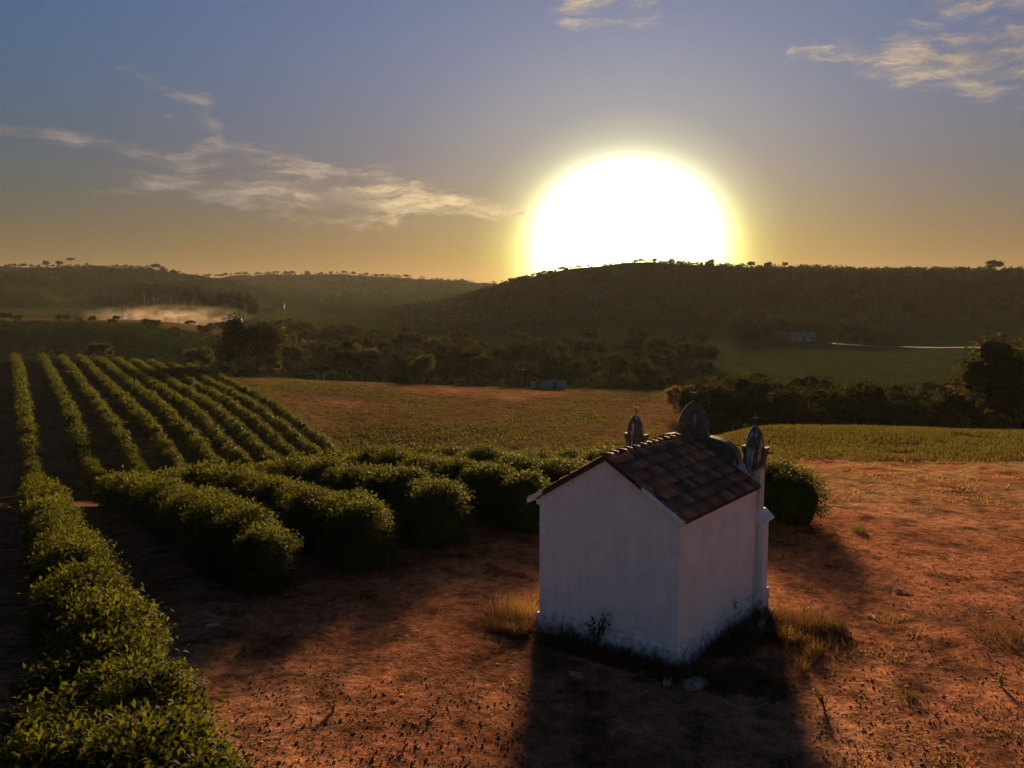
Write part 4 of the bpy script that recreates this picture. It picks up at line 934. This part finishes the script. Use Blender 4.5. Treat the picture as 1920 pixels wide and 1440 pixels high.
# ------------------------------------------------------------------ far houses, poles, road
def house(px, py, Y, w_, d_, h_, rz, label, wall='housewall', roof='houseroof', name='house', open_=False):
    x = (px - 960) / F * Y; t = empty(name, (x, Y, gz(x, Y) - .3), rz); rf = h_ + w_ * .0 + d_ * .28
    if open_:
        for ax in (-w_ / 2 + .2, w_ / 2 - .2):
            for ay in (-d_ / 2 + .2, d_ / 2 - .2):
                bm = bmesh.new(); bm_box(bm, ax - .12, ax + .12, ay - .12, ay + .12, 0, h_); link('post', bm_mesh('post', bm, M[wall]), t)
    else:
        bm = bmesh.new(); bm_box(bm, -w_ / 2, w_ / 2, -d_ / 2, d_ / 2, 0, h_)
        a = [bm.verts.new((sx * w_ / 2, sy * d_ / 2, h_)) for sx in (-1, 1) for sy in (-1, 1)]; r = [bm.verts.new((sx * w_ / 2, 0, rf)) for sx in (-1, 1)]
        bm.faces.new((a[0], a[1], r[0])); bm.faces.new((a[3], a[2], r[1])); link('wall', bm_mesh('wall', bm, M[wall]), t)
        n = max(1, int(w_ // 3))
        for k in range(n):
            bm = bmesh.new(); cx = -w_ / 2 + (k + .5) * w_ / n
            if k == n // 2: bm_box(bm, cx - .45, cx + .45, -d_ / 2 - .04, -d_ / 2 + .02, .25, 2.2); link('door', bm_mesh('door', bm, M['bark']), t)
            else: bm_box(bm, cx - .5, cx + .5, -d_ / 2 - .04, -d_ / 2 + .02, 1.1, 2.1); link('window', bm_mesh('window', bm, M['window']), t)
    bm = bmesh.new(); e = .4; k = .28
    prof = [(-d_ / 2 - e, h_ - e * k * 2 + .02), (0, rf + .03), (d_ / 2 + e, h_ - e * k * 2 + .02), (d_ / 2 + e, h_ - e * k * 2 + .16), (0, rf + .19), (-d_ / 2 - e, h_ - e * k * 2 + .16)]
    v0 = [bm.verts.new((-w_ / 2 - e, y, z)) for y, z in prof]; v1 = [bm.verts.new((w_ / 2 + e, y, z)) for y, z in prof]
    bm.faces.new(v0); bm.faces.new(v1[::-1])
    for i in range(6): bm.faces.new((v0[i], v1[i], v1[(i + 1) % 6], v0[(i + 1) % 6]))
    link('roof', bm_mesh('roof', bm, M[roof]), t); return tag(t, label, 'house')
house(438, 592, 455, 9, 5, 2.8, .15, 'long white farmhouse beyond the big dark tree, in the smoke', roof='sheetroof')
house(481, 597, 440, 7, 5, 2.8, -.1, 'white shed next to the long farmhouse', roof='sheetroof')
house(527, 567, 640, 6, 4.5, 3, .2, 'small white house higher on the slope behind the farmhouse')
house(872, 686, 226, 3.6, 3, 2.4, .3, 'pink house with tiled roof among trees at the hill foot', 'pinkwall')
house(1040, 741, 196, 4.5, 3, 1.2, .05, 'low pale shed at the far edge of the open field', roof='sheetroof')
house(1008, 738, 197, 2.6, 2, 1.1, .1, 'small low shed left of the pale shed, at the field edge'.replace('left of', 'beside'), roof='sheetroof')
house(1316, 757, 146, 3.2, 3, 2.2, -.5, 'small building with clay roof peeking out by the brown dry tree', 'pinkwall')
house(1464, 640, 372, 5, 5, 2.6, .2, 'open white-posted shelter across the green valley field', open_=True, name='shelter')
house(1504, 648, 352, 9, 5, 2.2, -.05, 'long white shed across the green valley field', roof='sheetroof')
house(600, 709, 196, 1.6, 1.6, 1.3, .3, 'tiny white hut at the edge of the wood', roof='sheetroof', name='hut')
house(800, 640, 300, 3, 3, 2.4, .2, 'tiny white house deep in the valley wood', roof='sheetroof')
house(1115, 597, 470, 6, 4, 2.8, 0, 'small pale house half way up the sunset hill')
def pole(px, Y, h, label):
    x = (px - 960) / F * Y; t = empty('utility_pole', (x, Y, gz(x, Y) - .2)); bm = bmesh.new(); bm_lathe(bm, [(.16, 0), (.10, h)], 8); link('post', bm_mesh('post', bm, M['pole']), t)
    bm = bmesh.new(); bm_box(bm, -.9, .9, -.06, .06, h - .6, h - .45); link('crossarm', bm_mesh('crossarm', bm, M['pole']), t); tag(t, label, 'pole')
pole(232, 355, 8, 'taller utility pole standing in front of the smoke')
pole(337, 350, 6, 'shorter utility pole standing in front of the smoke')
pole(980, 195, 5, 'thin pole at the far edge of the open field')
def road():
    sp = Soup(); P_ = [(1560, 345), (1640, 338), (1720, 333), (1800, 331), (1900, 330), (2050, 332)]; v = []
    xs = np.linspace(1560, 2050, 60); ys = np.interp(xs, [p[0] for p in P_], [p[1] for p in P_])
    for px, Y in zip(xs, ys):
        for dy in (-1.6, 1.6): x = (px - 960) / F * (Y + dy); v.append((x, Y + dy, gz(x, Y + dy) + .12))
    q = [[2 * i, 2 * i + 2, 2 * i + 3, 2 * i + 1] for i in range(59)]; sp.add(v, q); tag(link('road', sp.mesh('road', simple('pale_dirt_road', (.09, .075, .05), (.13, .105, .07), .95, .5))), kind='structure')
road()

# ------------------------------------------------------------------ air
def volume_mat(name, col, dens, aniso):
    m = bpy.data.materials.new(name); m.use_nodes = True; N = m.node_tree.nodes; N.clear()
    v = N.new('ShaderNodeVolumePrincipled'); v.inputs['Color'].default_value = (*col, 1); v.inputs['Density'].default_value = dens; v.inputs['Anisotropy'].default_value = aniso
    o = N.new('ShaderNodeOutputMaterial'); m.node_tree.links.new(v.outputs[0], o.inputs['Volume']); return m
def haze():
    bm = bmesh.new(); bm_box(bm, -3000, 3000, -3000, 3000, -40, 95)
    tag(link('haze', bm_mesh('haze', bm, volume_mat('evening_haze', (.78, .80, .70), .00005, .15))), 'thin warm evening haze filling the valley', 'haze', kind='stuff')
haze()
def smoke():
    m = bpy.data.materials.new('smoke'); m.use_nodes = True; N = m.node_tree.nodes; L = m.node_tree.links; N.clear()
    v = N.new('ShaderNodeVolumePrincipled'); v.inputs['Color'].default_value = (.92, .74, .55, 1); v.inputs['Anisotropy'].default_value = .3
    o = N.new('ShaderNodeOutputMaterial'); L.new(v.outputs[0], o.inputs['Volume'])
    tc = N.new('ShaderNodeTexCoord'); mp = N.new('ShaderNodeMapping'); mp.inputs['Scale'].default_value = (9, 2.2, 2.4); L.new(tc.outputs['Object'], mp.inputs[0])
    nz = noise_node(N, L, 1.0, 4, .6, vec=mp.outputs[0])
    ln = N.new('ShaderNodeVectorMath'); ln.operation = 'LENGTH'; L.new(tc.outputs['Object'], ln.inputs[0])
    def mr(x, a, b, c, d):
        q = N.new('ShaderNodeMapRange'); L.new(x, q.inputs[0]); q.inputs[1].default_value = a; q.inputs[2].default_value = b; q.inputs[3].default_value = c; q.inputs[4].default_value = d; return q.outputs[0]
    mu = N.new('ShaderNodeMath'); mu.operation = 'MULTIPLY'; L.new(mr(nz.outputs['Fac'], .40, .72, 0, .035), mu.inputs[0]); L.new(mr(ln.outputs['Value'], .35, 1.0, 1, 0), mu.inputs[1]); L.new(mu.outputs[0], v.inputs['Density'])
    bm = bmesh.new(); bmesh.ops.create_icosphere(bm, subdivisions=4, radius=1)
    x, Y = -166.0, 408.0; o_ = link('smoke', bm_mesh('smoke', bm, m)); o_.location = (x, Y, gz(x, Y) + 2.0); o_.scale = (44, 14, 7.0)
    tag(o_, 'low bank of sunlit smoke drifting over the far field', 'smoke', kind='stuff')
smoke()
